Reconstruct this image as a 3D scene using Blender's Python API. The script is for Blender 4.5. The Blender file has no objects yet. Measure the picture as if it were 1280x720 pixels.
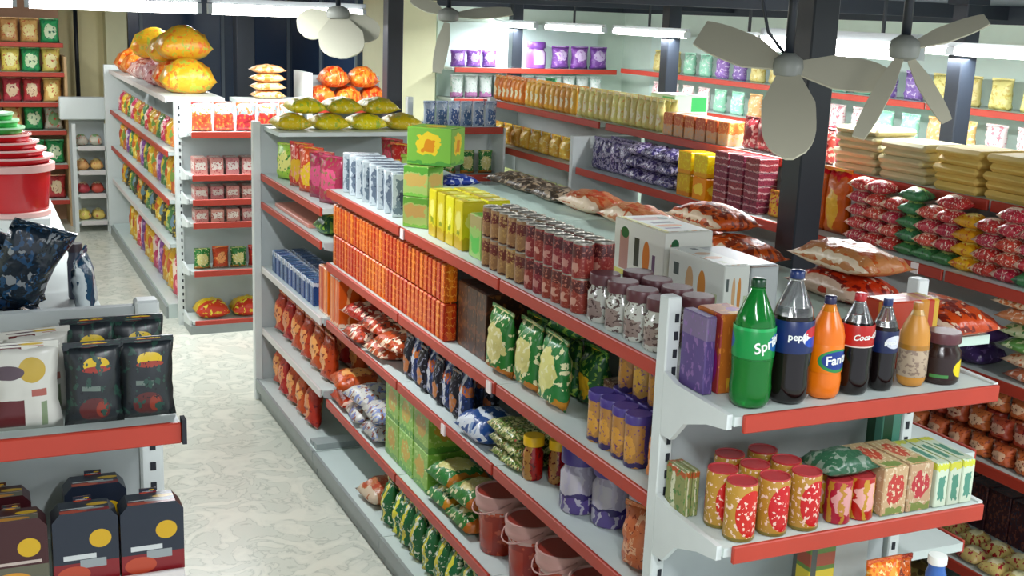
import bpy, bmesh, math, random
from mathutils import Vector, Matrix
random.seed(7)
S = bpy.context.scene
COL = S.collection
PI = math.pi
H90 = -PI/2

# ------------------------------------------------------------------ camera, world, light, exposure
cam = bpy.data.cameras.new('camera'); camo = bpy.data.objects.new('camera', cam); COL.objects.link(camo)
cam.sensor_width = 36; cam.lens = 1510/1280*36; cam.clip_start = .05; cam.clip_end = 100
camo.matrix_world = Matrix(((.9111, .0577, -.4082, 0), (-.4106, .2170, -.8856, 0), (.0374, .9745, .2214, 2.55), (0, 0, 0, 1)))
S.camera = camo
W = bpy.data.worlds.new('world'); S.world = W; W.use_nodes = True
W.node_tree.nodes['Background'].inputs[0].default_value = (.86, .92, 1, 1)
W.node_tree.nodes['Background'].inputs[1].default_value = .8
S.view_settings.view_transform = 'Standard'; S.view_settings.look = 'None'
S.view_settings.gamma = 1; S.view_settings.exposure = 0.45
LAMP_W = 26

# ------------------------------------------------------------------ materials
def lin(h):
    if not isinstance(h, str): return tuple(h)+(1,)
    h = h.lstrip('#'); o = []
    for i in (0, 2, 4):
        c = int(h[i:i+2], 16)/255
        o.append(c/12.92 if c <= .04045 else ((c+.055)/1.055)**2.4)
    return tuple(o)+(1,)
MC = {}
def mat(name, col, rough=.45, metal=0, emit=0, trans=0, vary=0, ior=1.45, spec=.5):
    if name in MC: return MC[name]
    m = bpy.data.materials.new(name); m.use_nodes = True; b = m.node_tree.nodes['Principled BSDF']
    c = lin(col); b.inputs['Base Color'].default_value = c
    b.inputs['Roughness'].default_value = rough; b.inputs['Metallic'].default_value = metal
    b.inputs['Specular IOR Level'].default_value = spec
    if emit: b.inputs['Emission Color'].default_value = c; b.inputs['Emission Strength'].default_value = emit
    if trans: b.inputs['Transmission Weight'].default_value = trans; b.inputs['IOR'].default_value = ior
    if vary:
        nt = m.node_tree; tc = nt.nodes.new('ShaderNodeTexCoord'); n = nt.nodes.new('ShaderNodeTexNoise')
        n.inputs['Scale'].default_value = 9; n.inputs['Detail'].default_value = 3
        nt.links.new(tc.outputs['Object'], n.inputs['Vector'])
        h = nt.nodes.new('ShaderNodeHueSaturation'); h.inputs['Color'].default_value = c
        mr = nt.nodes.new('ShaderNodeMapRange'); mr.inputs['To Min'].default_value = 1-vary; mr.inputs['To Max'].default_value = 1+vary
        nt.links.new(n.outputs['Fac'], mr.inputs['Value']); nt.links.new(mr.outputs[0], h.inputs['Value'])
        nt.links.new(h.outputs[0], b.inputs['Base Color'])
    MC[name] = m; return m

def print_mat(name, base, shapes=(), rough=.33, vary=.16, film=False):
    """procedural package print laid out on the UV square of a package face"""
    if name in MC: return MC[name]
    m = bpy.data.materials.new(name); m.use_nodes = True; nt = m.node_tree; N = nt.nodes; L = nt.links
    b = N['Principled BSDF']; b.inputs['Roughness'].default_value = rough
    tc = N.new('ShaderNodeTexCoord'); sp = N.new('ShaderNodeSeparateXYZ'); L.new(tc.outputs['UV'], sp.inputs[0])
    U, V = sp.outputs[0], sp.outputs[1]
    oi0 = N.new('ShaderNodeObjectInfo')
    def M(op, a, c=None, d=None):
        n = N.new('ShaderNodeMath'); n.operation = op
        for i, x in enumerate((a, c, d)):
            if x is None: continue
            if isinstance(x, (int, float)): n.inputs[i].default_value = x
            else: L.new(x, n.inputs[i])
        return n.outputs[0]
    def within(x, a, c): return M('MULTIPLY', M('GREATER_THAN', x, a), M('LESS_THAN', x, c))
    if vary > .06:      # graphics are never perfectly regular: bend the layout a little
        nd = N.new('ShaderNodeTexNoise'); nd.inputs['Scale'].default_value = 4.5; nd.inputs['Detail'].default_value = 2
        va0 = N.new('ShaderNodeVectorMath'); L.new(tc.outputs['UV'], va0.inputs[0]); L.new(oi0.outputs['Random'], va0.inputs[1]); L.new(va0.outputs[0], nd.inputs['Vector'])
        sc = N.new('ShaderNodeSeparateColor'); L.new(nd.outputs['Color'], sc.inputs[0])
        U = M('MULTIPLY_ADD', M('SUBTRACT', sc.outputs[0], .5), .42, U); V = M('MULTIPLY_ADD', M('SUBTRACT', sc.outputs[1], .5), .3, V)
    cur = N.new('ShaderNodeRGB'); cur.outputs[0].default_value = lin(base); cur = cur.outputs[0]
    for s in shapes:
        k = s[0]; col = s[-1]
        if k == 'band': mask = within(V, s[1], s[2])
        elif k == 'side': mask = within(U, s[1], s[2])
        elif k == 'rect': mask = M('MULTIPLY', within(U, s[1], s[2]), within(V, s[3], s[4]))
        elif k == 'oval':
            a = M('DIVIDE', M('SUBTRACT', U, s[1]), s[3]); c = M('DIVIDE', M('SUBTRACT', V, s[2]), s[4])
            mask = M('LESS_THAN', M('ADD', M('MULTIPLY', a, a), M('MULTIPLY', c, c)), 1.0)
        elif k == 'stripes':      # vertical stripes n
            mask = M('LESS_THAN', M('FRACT', M('MULTIPLY', U, s[1])), s[2])
        elif k == 'rows':
            mask = M('LESS_THAN', M('FRACT', M('MULTIPLY', V, s[1])), s[2])
        elif k == 'blot':         # printed mottling (scale, threshold)
            n = N.new('ShaderNodeTexNoise'); n.inputs['Scale'].default_value = s[1]*1.7; n.inputs['Detail'].default_value = 2
            oi = N.new('ShaderNodeObjectInfo'); va = N.new('ShaderNodeVectorMath'); L.new(tc.outputs['UV'], va.inputs[0]); L.new(oi.outputs['Random'], va.inputs[1])
            L.new(va.outputs[0], n.inputs['Vector']); mask = M('GREATER_THAN', n.outputs['Fac'], s[2])
        mx = N.new('ShaderNodeMix'); mx.data_type = 'RGBA'; L.new(mask, mx.inputs[0]); L.new(cur, mx.inputs[6]); mx.inputs[7].default_value = lin(col); cur = mx.outputs[2]
    oi = N.new('ShaderNodeObjectInfo'); hs = N.new('ShaderNodeHueSaturation')
    mr = N.new('ShaderNodeMapRange'); mr.inputs['To Min'].default_value = 1-vary; mr.inputs['To Max'].default_value = 1+vary
    L.new(oi.outputs['Random'], mr.inputs['Value']); L.new(mr.outputs[0], hs.inputs['Value'])
    mh = N.new('ShaderNodeMapRange'); mh.inputs['To Min'].default_value = .5-vary*.08; mh.inputs['To Max'].default_value = .5+vary*.08
    L.new(oi.outputs['Random'], mh.inputs['Value']); L.new(mh.outputs[0], hs.inputs['Hue'])
    hs.inputs['Saturation'].default_value = 1.03; L.new(cur, hs.inputs['Color']); L.new(hs.outputs[0], b.inputs['Base Color'])
    if film:
        n = N.new('ShaderNodeTexNoise'); n.inputs['Scale'].default_value = 26; n.inputs['Detail'].default_value = 2
        L.new(tc.outputs['Object'], n.inputs['Vector']); bp = N.new('ShaderNodeBump'); bp.inputs['Strength'].default_value = .6; bp.inputs['Distance'].default_value = .012
        L.new(n.outputs['Fac'], bp.inputs['Height']); L.new(bp.outputs[0], b.inputs['Normal'])
    MC[name] = m; return m

white = mat('white_steel', '#d6dcda', .4, vary=.06)
white2 = mat('pale_steel', '#cdd8d4', .45, vary=.06)
panelm = mat('shelf_back_grey', '#b4bbbb', .5, vary=.06)
redm = mat('red_rail', '#b03724', .45, vary=.14)
slotm = mat('slot_dark', '#23262e', .8)
blackm = mat('black_column_paint', '#1d232c', .4, vary=.15)
kickm = mat('grey_kick', '#8f9694', .5, vary=.1)

# ------------------------------------------------------------------ object helpers
def link(name, me, m=None, parent=None, loc=None, rz=None):
    o = bpy.data.objects.new(name, me); COL.objects.link(o)
    if m is not None and me is not None and not me.materials: me.materials.append(m)
    if parent: o.parent = parent
    if loc: o.location = loc
    if rz is not None: o.rotation_euler = (0, 0, rz)
    return o
def thing(name, label, cat, loc=(0, 0, 0), rz=0, group=None):
    o = link(name, None, loc=loc, rz=rz); return tag(o, label, cat, group)
SHORT = ((' on the centre top shelf', ' on centre top shelf'), (' from the near end', ' from near end'), ('front row bottom layer', 'front bottom'), ('front row second layer', 'front second-tier'), ('second row bottom layer', 'rear bottom'), ('second row second layer', 'rear second-tier'), (' on the ', ' on '), (' of the ', ' of '), (' from the ', ' from '), (', second end shelf', ' on second end shelf'), (' in the ', ' in '), (' with the ', ' with '), (' beside the ', ' beside '), (' behind the ', ' behind '), (' the ', ' '), ('upright ', ''), (' and ', '-'))
def tag(o, label=None, cat=None, group=None, kind=None):
    if label:
        for x_, y_ in SHORT:
            if len(label.split()) > 16: label = label.replace(x_, y_)
        o['label'] = label
        if len(label.split()) > 16: print('LONG', label)
    if cat: o['category'] = cat
    if group: o['group'] = group
    if kind: o['kind'] = kind
    return o
def struct(name, me, m): return tag(link(name, me, m), kind='structure')
def planar_uv(bm):
    uv = bm.loops.layers.uv.verify()
    if not bm.verts: return
    bb = [(min(v.co[i] for v in bm.verts), max(v.co[i] for v in bm.verts)) for i in range(3)]
    g = lambda c, i: (c[i]-bb[i][0])/max(1e-6, bb[i][1]-bb[i][0])
    bm.normal_update()
    for f in bm.faces:
        n = f.normal; a = [abs(n.x), abs(n.y), abs(n.z)]; k = a.index(max(a))
        for l in f.loops:
            c = l.vert.co
            if k == 0: u = 1-g(c, 1) if n.x < 0 else g(c, 1); l[uv].uv = (u, g(c, 2))
            elif k == 1: u = g(c, 0) if n.y < 0 else 1-g(c, 0); l[uv].uv = (u, g(c, 2))
            else: l[uv].uv = (g(c, 0), g(c, 1))
def fin(bm, smooth=False, uv=True, name='mesh'):
    bmesh.ops.recalc_face_normals(bm, faces=bm.faces)
    if uv: planar_uv(bm)
    me = bpy.data.meshes.new(name); bm.to_mesh(me); bm.free()
    if smooth: me.polygons.foreach_set('use_smooth', [True]*len(me.polygons))
    return me
def add_box(bm, x0, x1, y0, y1, z0, z1):
    vs = [bm.verts.new(p) for p in ((x0,y0,z0),(x1,y0,z0),(x1,y1,z0),(x0,y1,z0),(x0,y0,z1),(x1,y0,z1),(x1,y1,z1),(x0,y1,z1))]
    for f in ((0,3,2,1),(4,5,6,7),(0,1,5,4),(1,2,6,5),(2,3,7,6),(3,0,4,7)): bm.faces.new([vs[i] for i in f])
def box_me(x0, x1, y0, y1, z0, z1, bev=0):
    bm = bmesh.new(); add_box(bm, x0, x1, y0, y1, z0, z1)
    if bev: bmesh.ops.bevel(bm, geom=list(bm.edges), offset=bev, segments=1, affect='EDGES')
    return fin(bm)
def prism_me(poly, axis, a, b):
    """poly in the two other axes, extruded along axis from a to b"""
    bm = bmesh.new()
    def P(p, t): return {'x': (t, p[0], p[1]), 'y': (p[0], t, p[1]), 'z': (p[0], p[1], t)}[axis]
    A = [bm.verts.new(P(p, a)) for p in poly]; B = [bm.verts.new(P(p, b)) for p in poly]
    n = len(poly); bm.faces.new(A); bm.faces.new(B[::-1])
    for i in range(n): bm.faces.new((A[i], A[(i+1) % n], B[(i+1) % n], B[i]))
    return fin(bm)
def add_lathe(bm, prof, segs=18, cx=0, cy=0, cap=True):
    uv = bm.loops.layers.uv.verify(); z0 = min(p[1] for p in prof); z1 = max(p[1] for p in prof)
    rings = []
    for r, z in prof: rings.append([bm.verts.new((cx+r*math.sin(2*PI*i/segs), cy-r*math.cos(2*PI*i/segs), z)) for i in range(segs)])
    q = segs//4
    for k in range(len(prof)-1):
        for i in range(segs):
            j = (i+1) % segs
            f = bm.faces.new((rings[k][i], rings[k][j], rings[k+1][j], rings[k+1][i]))
            u0 = ((i+q) % (segs//2))/(segs/2) if segs % 4 == 0 else i/segs
            u1 = u0+2/segs; va = (prof[k][1]-z0)/max(1e-6, z1-z0); vb = (prof[k+1][1]-z0)/max(1e-6, z1-z0)
            for l, c in zip(f.loops, ((u0, va), (u1, va), (u1, vb), (u0, vb))): l[uv].uv = c
    if cap:
        bm.faces.new(rings[0][::-1]); bm.faces.new(rings[-1])
def lathe_me(prof, segs=20, smooth=True, cap=True):
    bm = bmesh.new(); add_lathe(bm, prof, segs, cap=cap)
    me = fin(bm, smooth, uv=False)
    if smooth and hasattr(me, 'set_sharp_from_angle'): me.set_sharp_from_angle(angle=math.radians(50))
    return me
def tube_me(pts, r, segs=8, radii=None):
    bm = bmesh.new(); rings = []; P = [Vector(p) for p in pts]
    for i, p in enumerate(P):
        t = (P[min(i+1, len(P)-1)]-P[max(i-1, 0)]).normalized()
        a = t.cross(Vector((0, 0, 1)) if abs(t.z) < .9 else Vector((1, 0, 0))).normalized(); b = t.cross(a)
        rr = radii[i] if radii else r
        rings.append([bm.verts.new(p+(a*math.cos(2*PI*k/segs)+b*math.sin(2*PI*k/segs))*rr) for k in range(segs)])
    for i in range(len(rings)-1):
        for k in range(segs): bm.faces.new((rings[i][k], rings[i][(k+1) % segs], rings[i+1][(k+1) % segs], rings[i+1][k]))
    bm.faces.new(rings[0][::-1]); bm.faces.new(rings[-1])
    return fin(bm, True)

# ------------------------------------------------------------------ the room
def floor_mat():
    m = bpy.data.materials.new('marble_floor'); m.use_nodes = True; nt = m.node_tree; N = nt.nodes; L = nt.links; b = N['Principled BSDF']
    tc = N.new('ShaderNodeTexCoord'); n = N.new('ShaderNodeTexNoise'); n.inputs['Scale'].default_value = 5.5; n.inputs['Detail'].default_value = 6; n.inputs['Distortion'].default_value = 1.6
    L.new(tc.outputs['Object'], n.inputs['Vector'])
    r = N.new('ShaderNodeValToRGB'); e = r.color_ramp.elements
    e[0].position = .30; e[0].color = lin('#cdd0c2'); e[1].position = .62; e[1].color = lin('#dcdccd')
    for p, c in ((.452, '#d0d2c4'), (.475, '#b6baac'), (.50, '#d3d4c6')):
        x = e.new(p); x.color = lin(c)
    L.new(n.outputs['Fac'], r.inputs[0]); L.new(r.outputs[0], b.inputs['Base Color']); b.inputs['Roughness'].default_value = .22
    return m
struct('floor', box_me(-3, 6.6, -1, 15.6, -.1, 0), floor_mat())
struct('ceiling', box_me(-3, 6.6, -1, 15.6, 2.72, 2.82), mat('dark_ceiling', '#3b4450', .7, vary=.15))
cream = mat('cream_wall', '#dcdcb9', .6, vary=.05)
struct('wall_back', box_me(-3, 4.0, 15.5, 15.6, 0, 2.72), mat('yellowed_wall', '#f0e6b4', .6, vary=.06))
struct('wall_back_right', box_me(3.92, 6.6, 11.5, 11.6, 0, 2.72), mat('pale_green_wall', '#cfdfd2', .6, vary=.06))
struct('wall_return', box_me(3.92, 4.0, 11.6, 15.5, 0, 2.72), cream)
struct('wall_right', box_me(6.5, 6.6, -1, 11.5, 0, 2.72), mat('pale_green_wall', '#cfdfd2'))
struct('wall_left', box_me(-3.1, -3, -1, 15.6, 0, 2.72), cream)
struct('trim_1', box_me(3.86, 4.28, 11.28, 11.5, 0, 2.72), mat('cream_pillar', '#e2e0b8', .6, vary=.05))     # pillar
struct('trim_2', box_me(1.62, 1.86, 15.2, 15.5, 0, 2.72), mat('cream_pillar', '#e2e0b8'))
beamm = mat('dark_beam', '#272e38', .7, vary=.15)
struct('trim_3', box_me(6.44, 6.5, -1, 11.5, 2.6, 2.72), beamm)
struct('trim_4', box_me(4.28, 6.44, 11.44, 11.5, 2.6, 2.72), beamm)
for i_, y_ in enumerate((6.2, 9.4)): struct('trim_%d' % (5+i_), box_me(3.0, 6.44, y_, y_+.12, 2.63, 2.72), beamm)
wn = struct('window_1', box_me(1.9, 3.9, 15.42, 15.5, .4, 2.66), mat('dark_window_glass', '#2a3f60', .16))
for x in (2.05, 3.02, 3.85): link('window_frame', box_me(x-.02, x+.02, 15.39, 15.42, .4, 2.66), mat('window_frame_grey', '#73808c', .5), wn)

w2 = struct('window_2', box_me(3.86, 3.92, 12.5, 15.38, .4, 2.66), mat('dark_window_glass', '#2a3f60'))
for y in (12.52, 13.9): link('window_frame', box_me(3.84, 3.86, y-.02, y+.02, .4, 2.66), mat('window_frame_grey', '#73808c'), w2)
# black square columns and conduit
def column(x, y, w, label, z0=0):
    t = thing('square_column', label, 'column', (x, y, 0))
    link('shaft', box_me(-w/2, w/2, -w/2, w/2, z0, 2.719, .006), blackm, t)
    link('base_plate', box_me(-w*.75, w*.75, -w*.75, w*.75, 0, .012), blackm, t)
    link('cap_plate', box_me(-w*.7, w*.7, -w*.7, w*.7, 2.69, 2.7195), blackm, t)
column(3.08, 3.93, .125, 'thick black square steel column nearest the camera, behind the drink bottles')
column(3.08, 9.05, .125, 'black square steel column behind the blue and white cartons, left of centre')
column(5.05, 11.1, .11, 'thin blue-black column in front of the back wall shelves, beside the purple tub')
column(5.05, 8.2, .11, 'thin dark column right of the white and green carton at the back')
column(5.05, 5.15, .11, 'blue-black column rising behind the yellow flatbread stack at right')
column(2.9, 13.6, .2, 'dark column in front of the dark window, behind the far shelving')
link_c = link('wall_conduit', tube_me([(1.3, 15.35, 1.2), (1.3, 15.35, 2.6)], .025), blackm); tag(link_c, 'thin dark pipe running up the yellowed wall left of the cream pillar', 'pipe')

# ------------------------------------------------------------------ tube lamps
tubem = mat('tube_glow', (1, .98, .95), .5, emit=11)
housem = mat('lamp_housing', '#c9d2d8', .4)
def tube_lamp(x, y, z, ln, along_x, label, group=None, power=LAMP_W, fat=1):
    t = thing('tube_lamp', label, 'lamp', (x, y, z), 0 if along_x else PI/2, group)
    link('housing', box_me(-ln/2, ln/2, -.012*fat, .012*fat, .034*fat, .06*fat), housem, t)
    bm = bmesh.new()
    link('tube', tube_me([(-ln/2+.03, 0, 0), (ln/2-.03, 0, 0)], .03*fat, 12), tubem, t)
    for s in (-1, 1): link('end_cap', box_me(s*(ln/2-.015)-.015, s*(ln/2-.015)+.015, -.028*fat, .028*fat, -.026*fat, .03*fat), housem, t)
    link('hanger', box_me(-.008, .008, -.008, .008, .06*fat, 2.72-z), mat('hanger_wire', '#30343a', .5), t)
    ld = bpy.data.lights.new('tube_light', 'AREA'); ld.shape = 'RECTANGLE'; ld.size = ln; ld.size_y = .1; ld.energy = power; ld.color = (.93, .97, 1)
    lo = bpy.data.objects.new('tube_light', ld); COL.objects.link(lo); lo.parent = t; lo.location = (0, 0, -.05*fat)
    return t
ordw = ['first', 'second', 'third', 'fourth', 'fifth', 'sixth', 'seventh', 'eighth', 'ninth', 'tenth', 'eleventh', 'twelfth', 'thirteenth', 'fourteenth', 'fifteenth', 'sixteenth', 'seventeenth', 'eighteenth', 'nineteenth']
def nth(i):
    if i < 19: return ordw[i]
    n = i+1; tens = {2: 'twent', 3: 'thirt', 4: 'fort', 5: 'fift', 6: 'sixt'}[n//10]
    return tens+'ieth' if n % 10 == 0 else tens+'y-'+ordw[n % 10-1]
for i, y in enumerate((12.0-.9, 9.75, 8.45, 7.1, 5.75, 4.6)):
    tube_lamp(5.0, y, 2.44, 1.15, False, 'lit tube lamp over the right aisle, %s from the back wall' % nth(i), 'tube lamps over the right aisle', fat=.8)
tube_lamp(4.0, 4.95, 2.445, 1.2, False, 'large bright tube lamp beside the thick near black column', fat=1.35)
for i, x in enumerate((-.2, 1.05, 2.3)):
    tube_lamp(x, 9.2, 2.5, 1.2, True, 'lit tube lamp across the far end of the left aisle, %s from left' % nth(i), 'tube lamps across the left aisle', fat=1.3)
for x, y in ((.9, .9), (3.2, .9), (5.3, 1.2), (.95, 5.4), (-1.4, 3.5), (2.2, 12.6), (.35, 12.6)):
    if (x, y) in ((.9, .9), (3.2, .9), (5.3, 1.2), (.95, 5.4), (-1.4, 3.5)):   # unseen fill lamps added behind, beside and above the view
        tube_lamp(x, y, 2.66 if y > 2 else 2.69, 1.2, False, 'tube lamp under the dark ceiling above the view, over %s' % {(.9, .9): 'the near left aisle', (3.2, .9): 'the camera side of the centre', (5.3, 1.2): 'the near right aisle', (.95, 5.4): 'the left aisle floor', (-1.4, 3.5): 'the far left front', (2.2, 12.6): 'the far left shelving', (.35, 12.6): 'the far end of the left aisle'}[(x, y)], 'added fill lamps above the view', power=LAMP_W*(1.35 if y < 2 else 1.2))
    else:
        tube_lamp(x, y, 2.66, 1.2, False, 'tube lamp under the dark ceiling above the view, over %s' % {(.9, .9): 'the near left aisle', (3.2, .9): 'the camera side of the centre', (5.3, 1.2): 'the near right aisle', (.95, 5.4): 'the left aisle floor', (-1.4, 3.5): 'the far left front', (2.2, 12.6): 'the far left shelving', (.35, 12.6): 'the far end of the left aisle'}[(x, y)], 'added fill lamps above the view')  # unseen lamps added to brighten the far left end

# ------------------------------------------------------------------ shelving
def slots(root, x, yface, z0, z1, step=.05):
    bm = bmesh.new(); z = z0
    while z < z1:
        add_box(bm, x-.007, x+.007, yface-.0015, yface+.002, z, z+.025); z += step
    o = link('slot_strip', fin(bm), slotm, root); o['kind'] = 'stuff'
def shelf_y(root, xf, xb, y0, y1, z, rail=redm, rz=.045, t=.03):
    """shelf board running along y, front edge at xf (xf<xb faces -x)"""
    s = link('shelf', box_me(min(xf, xb), max(xf, xb), y0, y1, z-t, z), white2, root)
    d = -1 if xf < xb else 1
    r = link('price_rail', box_me(min(xf+d*.002, xf+d*.016), max(xf+d*.002, xf+d*.016), y0+.006, y1-.006, z-rz+.004, z+.004, .003), rail, s)
    return s
def shelf_x(root, x0, x1, yf, yb, z, rail=redm, rz=.042):
    s = link('shelf', box_me(x0, x1, yf, yb, z-.025, z), white2, root)
    link('price_rail', box_me(x0+.02, x1, yf-.016, yf-.002, z-rz, z+.006, .003), rail, s)
    return s
def arm_x(root, x, yf, yb, z):
    link('bracket', prism_me([(yb, z-.15), (yb, z+.03), (yb-.06, z+.012), (yf+.01, z+.004), (yf+.01, z-.035), (yf+.1, z-.05), (yb-.11, z-.085), (yb-.05, z-.15)], 'x', x-.008, x+.008), white, root)

# --- centre gondola
g = thing('shelving_unit', 'long centre double-sided shelving unit with red price rails, full of groceries', 'shelving')
XF = 1.76
bays = [(2.76, 3.9), (3.905, 5.0), (5.005, 6.18)]
for z in (1.607, 1.21, .89, .44):
    for (a, b) in bays: shelf_y(g, XF, 2.2, a, b, z)
whiterail = mat('white_rail', '#d5cfcc', .4)
for z, r in ((1.50, redm), (1.32, redm), (.90, whiterail), (.49, whiterail)): shelf_y(g, 1.73, 2.2, 6.19, 7.6, z, r)
for (a, b) in bays:
    link('top_board', box_me(2.203, 2.96, a, b, 1.577, 1.607), mat('mint_board', '#c5dcd0', .4, vary=.04), g)
    for z in (1.21, .89, .44): shelf_y(g, 2.96, 2.3, a, b, z)
link('top_board', box_me(2.203, 2.96, 6.19, 7.6, 1.47, 1.5), mat('mint_board', '#c5dcd0'), g)
link('top_board', box_me(1.74, 2.7, 7.2, 7.6, 1.775, 1.80), white2, g)
for (a, b) in bays+[(6.19, 7.6)]:
    link('back_panel', box_me(2.21, 2.25, a+.002, b-.002, .0, 1.46 if a > 6 else 1.57), panelm, g)
    link('base_shelf', box_me(1.69, 2.2, a, b, .11, .14), mat('base_grey', '#c9d6d2', .4, vary=.05), g)
    link('kick_plate', box_me(1.70, 1.72, a, b, 0, .109), kickm, g)
    link('base_rail', box_me(1.672, 1.688, a, b, .08, .145), kickm, g)
link('base_lip', box_me(1.70, 2.2, 6.2, 6.26, .141, .175), mat('base_lip_grey', '#9fa9a8', .4), g)
link('base_lip', box_me(1.70, 2.2, 6.28, 6.34, .141, .165), mat('base_lip_grey', '#9fa9a8'), g)
link('end_panel', box_me(1.69, 2.7, 7.61, 7.65, 0, 1.81, .004), panelm, g)
link('upright', box_me(1.672, 1.72, 7.6, 7.665, 0, 1.83, .004), white, g)
for y in (3.902, 5.002, 6.185): link('upright', box_me(2.255, 2.29, y-.03, y+.03, 0, 1.57), white, g)
for y in (6.186,):
    for z in (.90, .49, 1.32): link('shelf_end_plate', prism_me([(1.735, z-.04), (1.735, z-.005), (2.19, z-.005), (2.19, z-.16)], 'y', y-.004, y+.002), panelm, g)

# --- near end unit on the centre gondola
e = thing('end_shelving', 'white end shelving unit facing the camera, with drink bottles on its top shelf', 'shelving')
for x in (1.731, 2.6):
    link('upright', box_me(x-.019, x+.024, 2.70, 2.75, 0, 1.82, .004), white, e)
bm = bmesh.new(); z = .1
while z < 1.8:
    for x in (1.74, 2.6): add_box(bm, x-.006, x+.006, 2.6975, 2.7005, z, z+.024)
    z += .05
link('slot_strip', fin(bm), slotm, e)['kind'] = 'stuff'
link('back_panel', box_me(1.75, 2.57, 2.715, 2.735, 0, 1.6), panelm, e)
for z in (1.585, 1.23, .87, .5):
    shelf_x(e, 1.725, 2.6, 2.38, 2.695, z)
    arm_x(e, 1.717, 2.38, 2.696, z); arm_x(e, 2.61, 2.38, 2.696, z)
link('base_box', box_me(1.73, 2.6, 2.38, 2.69, 0, .14), white, e)
link('divider_panel', box_me(2.24, 2.46, 2.66, 2.7, .88, 1.19), white, e)

# --- near left end unit
l = thing('end_shelving', 'low grey-white end shelving at the left front with a red rail', 'shelving')
link('upright', box_me(.372, .43, 3.045, 3.1, 0, 1.815, .006), white, l)
link('upright', box_me(-.49, -.43, 3.045, 3.1, 0, 1.815, .006), white, l)
link('back_panel', box_me(-.43, .372, 3.06, 3.09, 0, 1.80), panelm, l)
bm = bmesh.new(); z = .1
while z < 1.78:
    add_box(bm, .396, .41, 3.0425, 3.0455, z, z+.022); z += .055
link('slot_strip', fin(bm), slotm, l)['kind'] = 'stuff'
for z in (1.585, 1.215, .86, .5): shelf_x(l, -.45, .43, 2.76, 3.04, z, redm if z > 1.3 else whiterail, .045)
link('rail_end_clip', box_me(.43, .44, 2.735, 2.77, 1.54, 1.6), slotm, l)
link('base_box', box_me(-.45, .43, 2.76, 3.04, 0, .14), white, l)
l2 = thing('shelving_unit', 'left shelving unit carrying red tubs and navy bags on its top board', 'shelving')
link('top_board', box_me(-.45, .36, 3.12, 6.4, 1.60, 1.63), white2, l2)
for z in (1.2, .8, .4): shelf_y(l2, .36, -.05, 3.12, 6.4, z)
link('back_panel', box_me(-.1, -.06, 3.12, 6.4, 0, 1.6), panelm, l2)
link('base_shelf', box_me(-.45, .36, 3.12, 6.4, 0, .12), white2, l2)

# --- right gondola
r = thing('shelving_unit', 'long right-hand shelving unit with red rails and a high upper shelf', 'shelving')
rb = [(2.3, 3.62), (3.625, 5.0), (5.005, 6.88), (6.96, 8.9)]
for (a, b) in rb:
    for z in ((1.6, 1.24, .89, .44) if a < 6.9 else (1.6, 1.24, .89)): shelf_y(r, 3.6, 4.08, a, b, z)
    shelf_y(r, 3.8, 4.4, a, b, 1.88)
    link('back_panel', box_me(4.085, 4.11, a+.004, b-.004, 0, 1.85), mat('right_back_grey', '#c3c6c4', .5, vary=.05), r)
    link('base_shelf', box_me(3.55, 4.08, a, b, 0, .14), white2, r)
link('side_panel', box_me(3.57, 4.08, 6.9, 6.94, 0, 1.80, .004), white, r)
link('side_panel', box_me(3.57, 4.4, 8.91, 8.95, 0, 1.85, .004), white, r)
for y in (3.6225, 5.0025): link('upright', box_me(4.06, 4.084, y-.012, y+.012, 0, 1.84), panelm, r)
# little white price clips on the rails
clipm = mat('price_clip', '#f2e4e0', .4)
for i, (x, y, z, who, lab) in enumerate(((1.741, 4.95, 1.585, g, ''), (1.741, 3.95, 1.185, g, ''), (3.581, 3.78, 1.58, r, ''), (1.741, 4.4, .865, g, ''))):
    link('price_tag', box_me(x-.004, x+.002, y-.02, y+.02, z-.02, z+.025), clipm, who)

# --- far row: unit A (left), A2, E2
a = thing('shelving_unit', 'far left long shelving unit with orange and yellow bags along its top', 'shelving')
for z, rr in ((1.80, whiterail), (1.37, redm), (.98, redm), (.62, whiterail)):
    for (y0, y1) in ((9.9, 11.8), (11.805, 13.8)): shelf_y(a, 1.5, 1.95, y0, y1, z, rr if z < 1.7 else whiterail)
link('base_shelf', box_me(1.47, 1.95, 9.9, 13.8, 0, .12), mat('base_grey', '#b9c8c4'), a)
link('base_rail', box_me(1.45, 1.468, 9.9, 13.8, 0, .1), kickm, a)
link('back_panel', box_me(1.96, 2.0, 9.9, 13.8, 0, 1.76), panelm, a)
link('end_panel', box_me(1.44, 2.5, 13.82, 13.9, 0, 1.85), white, a)
ea = thing('end_shelving', 'far end shelving unit of six red-railed shelves between the aisles', 'shelving')
for x in (1.54, 2.5): link('upright', box_me(x-.025, x+.025, 9.66, 9.72, 0, 1.8), white, ea)
bm = bmesh.new(); z = .08
while z < 1.75:
    add_box(bm, 1.545, 1.556, 9.657, 9.661, z, z+.024); z += .055
link('slot_strip', fin(bm), slotm, ea)['kind'] = 'stuff'
for z in (1.58, 1.25, 1.06, .88, .5, .1):
    shelf_x(ea, 1.57, 2.48, 9.36, 9.66, z); 
    for x in (1.556, 2.49): link('bracket', prism_me([(9.37, z-.03), (9.37, z+.01), (9.66, z+.03), (9.66, z-.07)], 'x', x-.008, x+.008), white, ea)
link('back_panel', box_me(1.566, 2.474, 9.67, 9.7, 0, 1.78), panelm, ea)
link('base_box', box_me(1.55, 2.48, 9.34, 9.65, 0, .07), kickm, ea)
a2 = thing('shelving_unit', 'tall narrow shelving with white side post holding orange bags, behind the centre unit', 'shelving')
link('side_panel', box_me(2.58, 2.62, 9.7, 10.15, 0, 2.02), white, a2)
link('side_panel', box_me(3.32, 3.36, 9.7, 10.15, 0, 1.8), white, a2)
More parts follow.
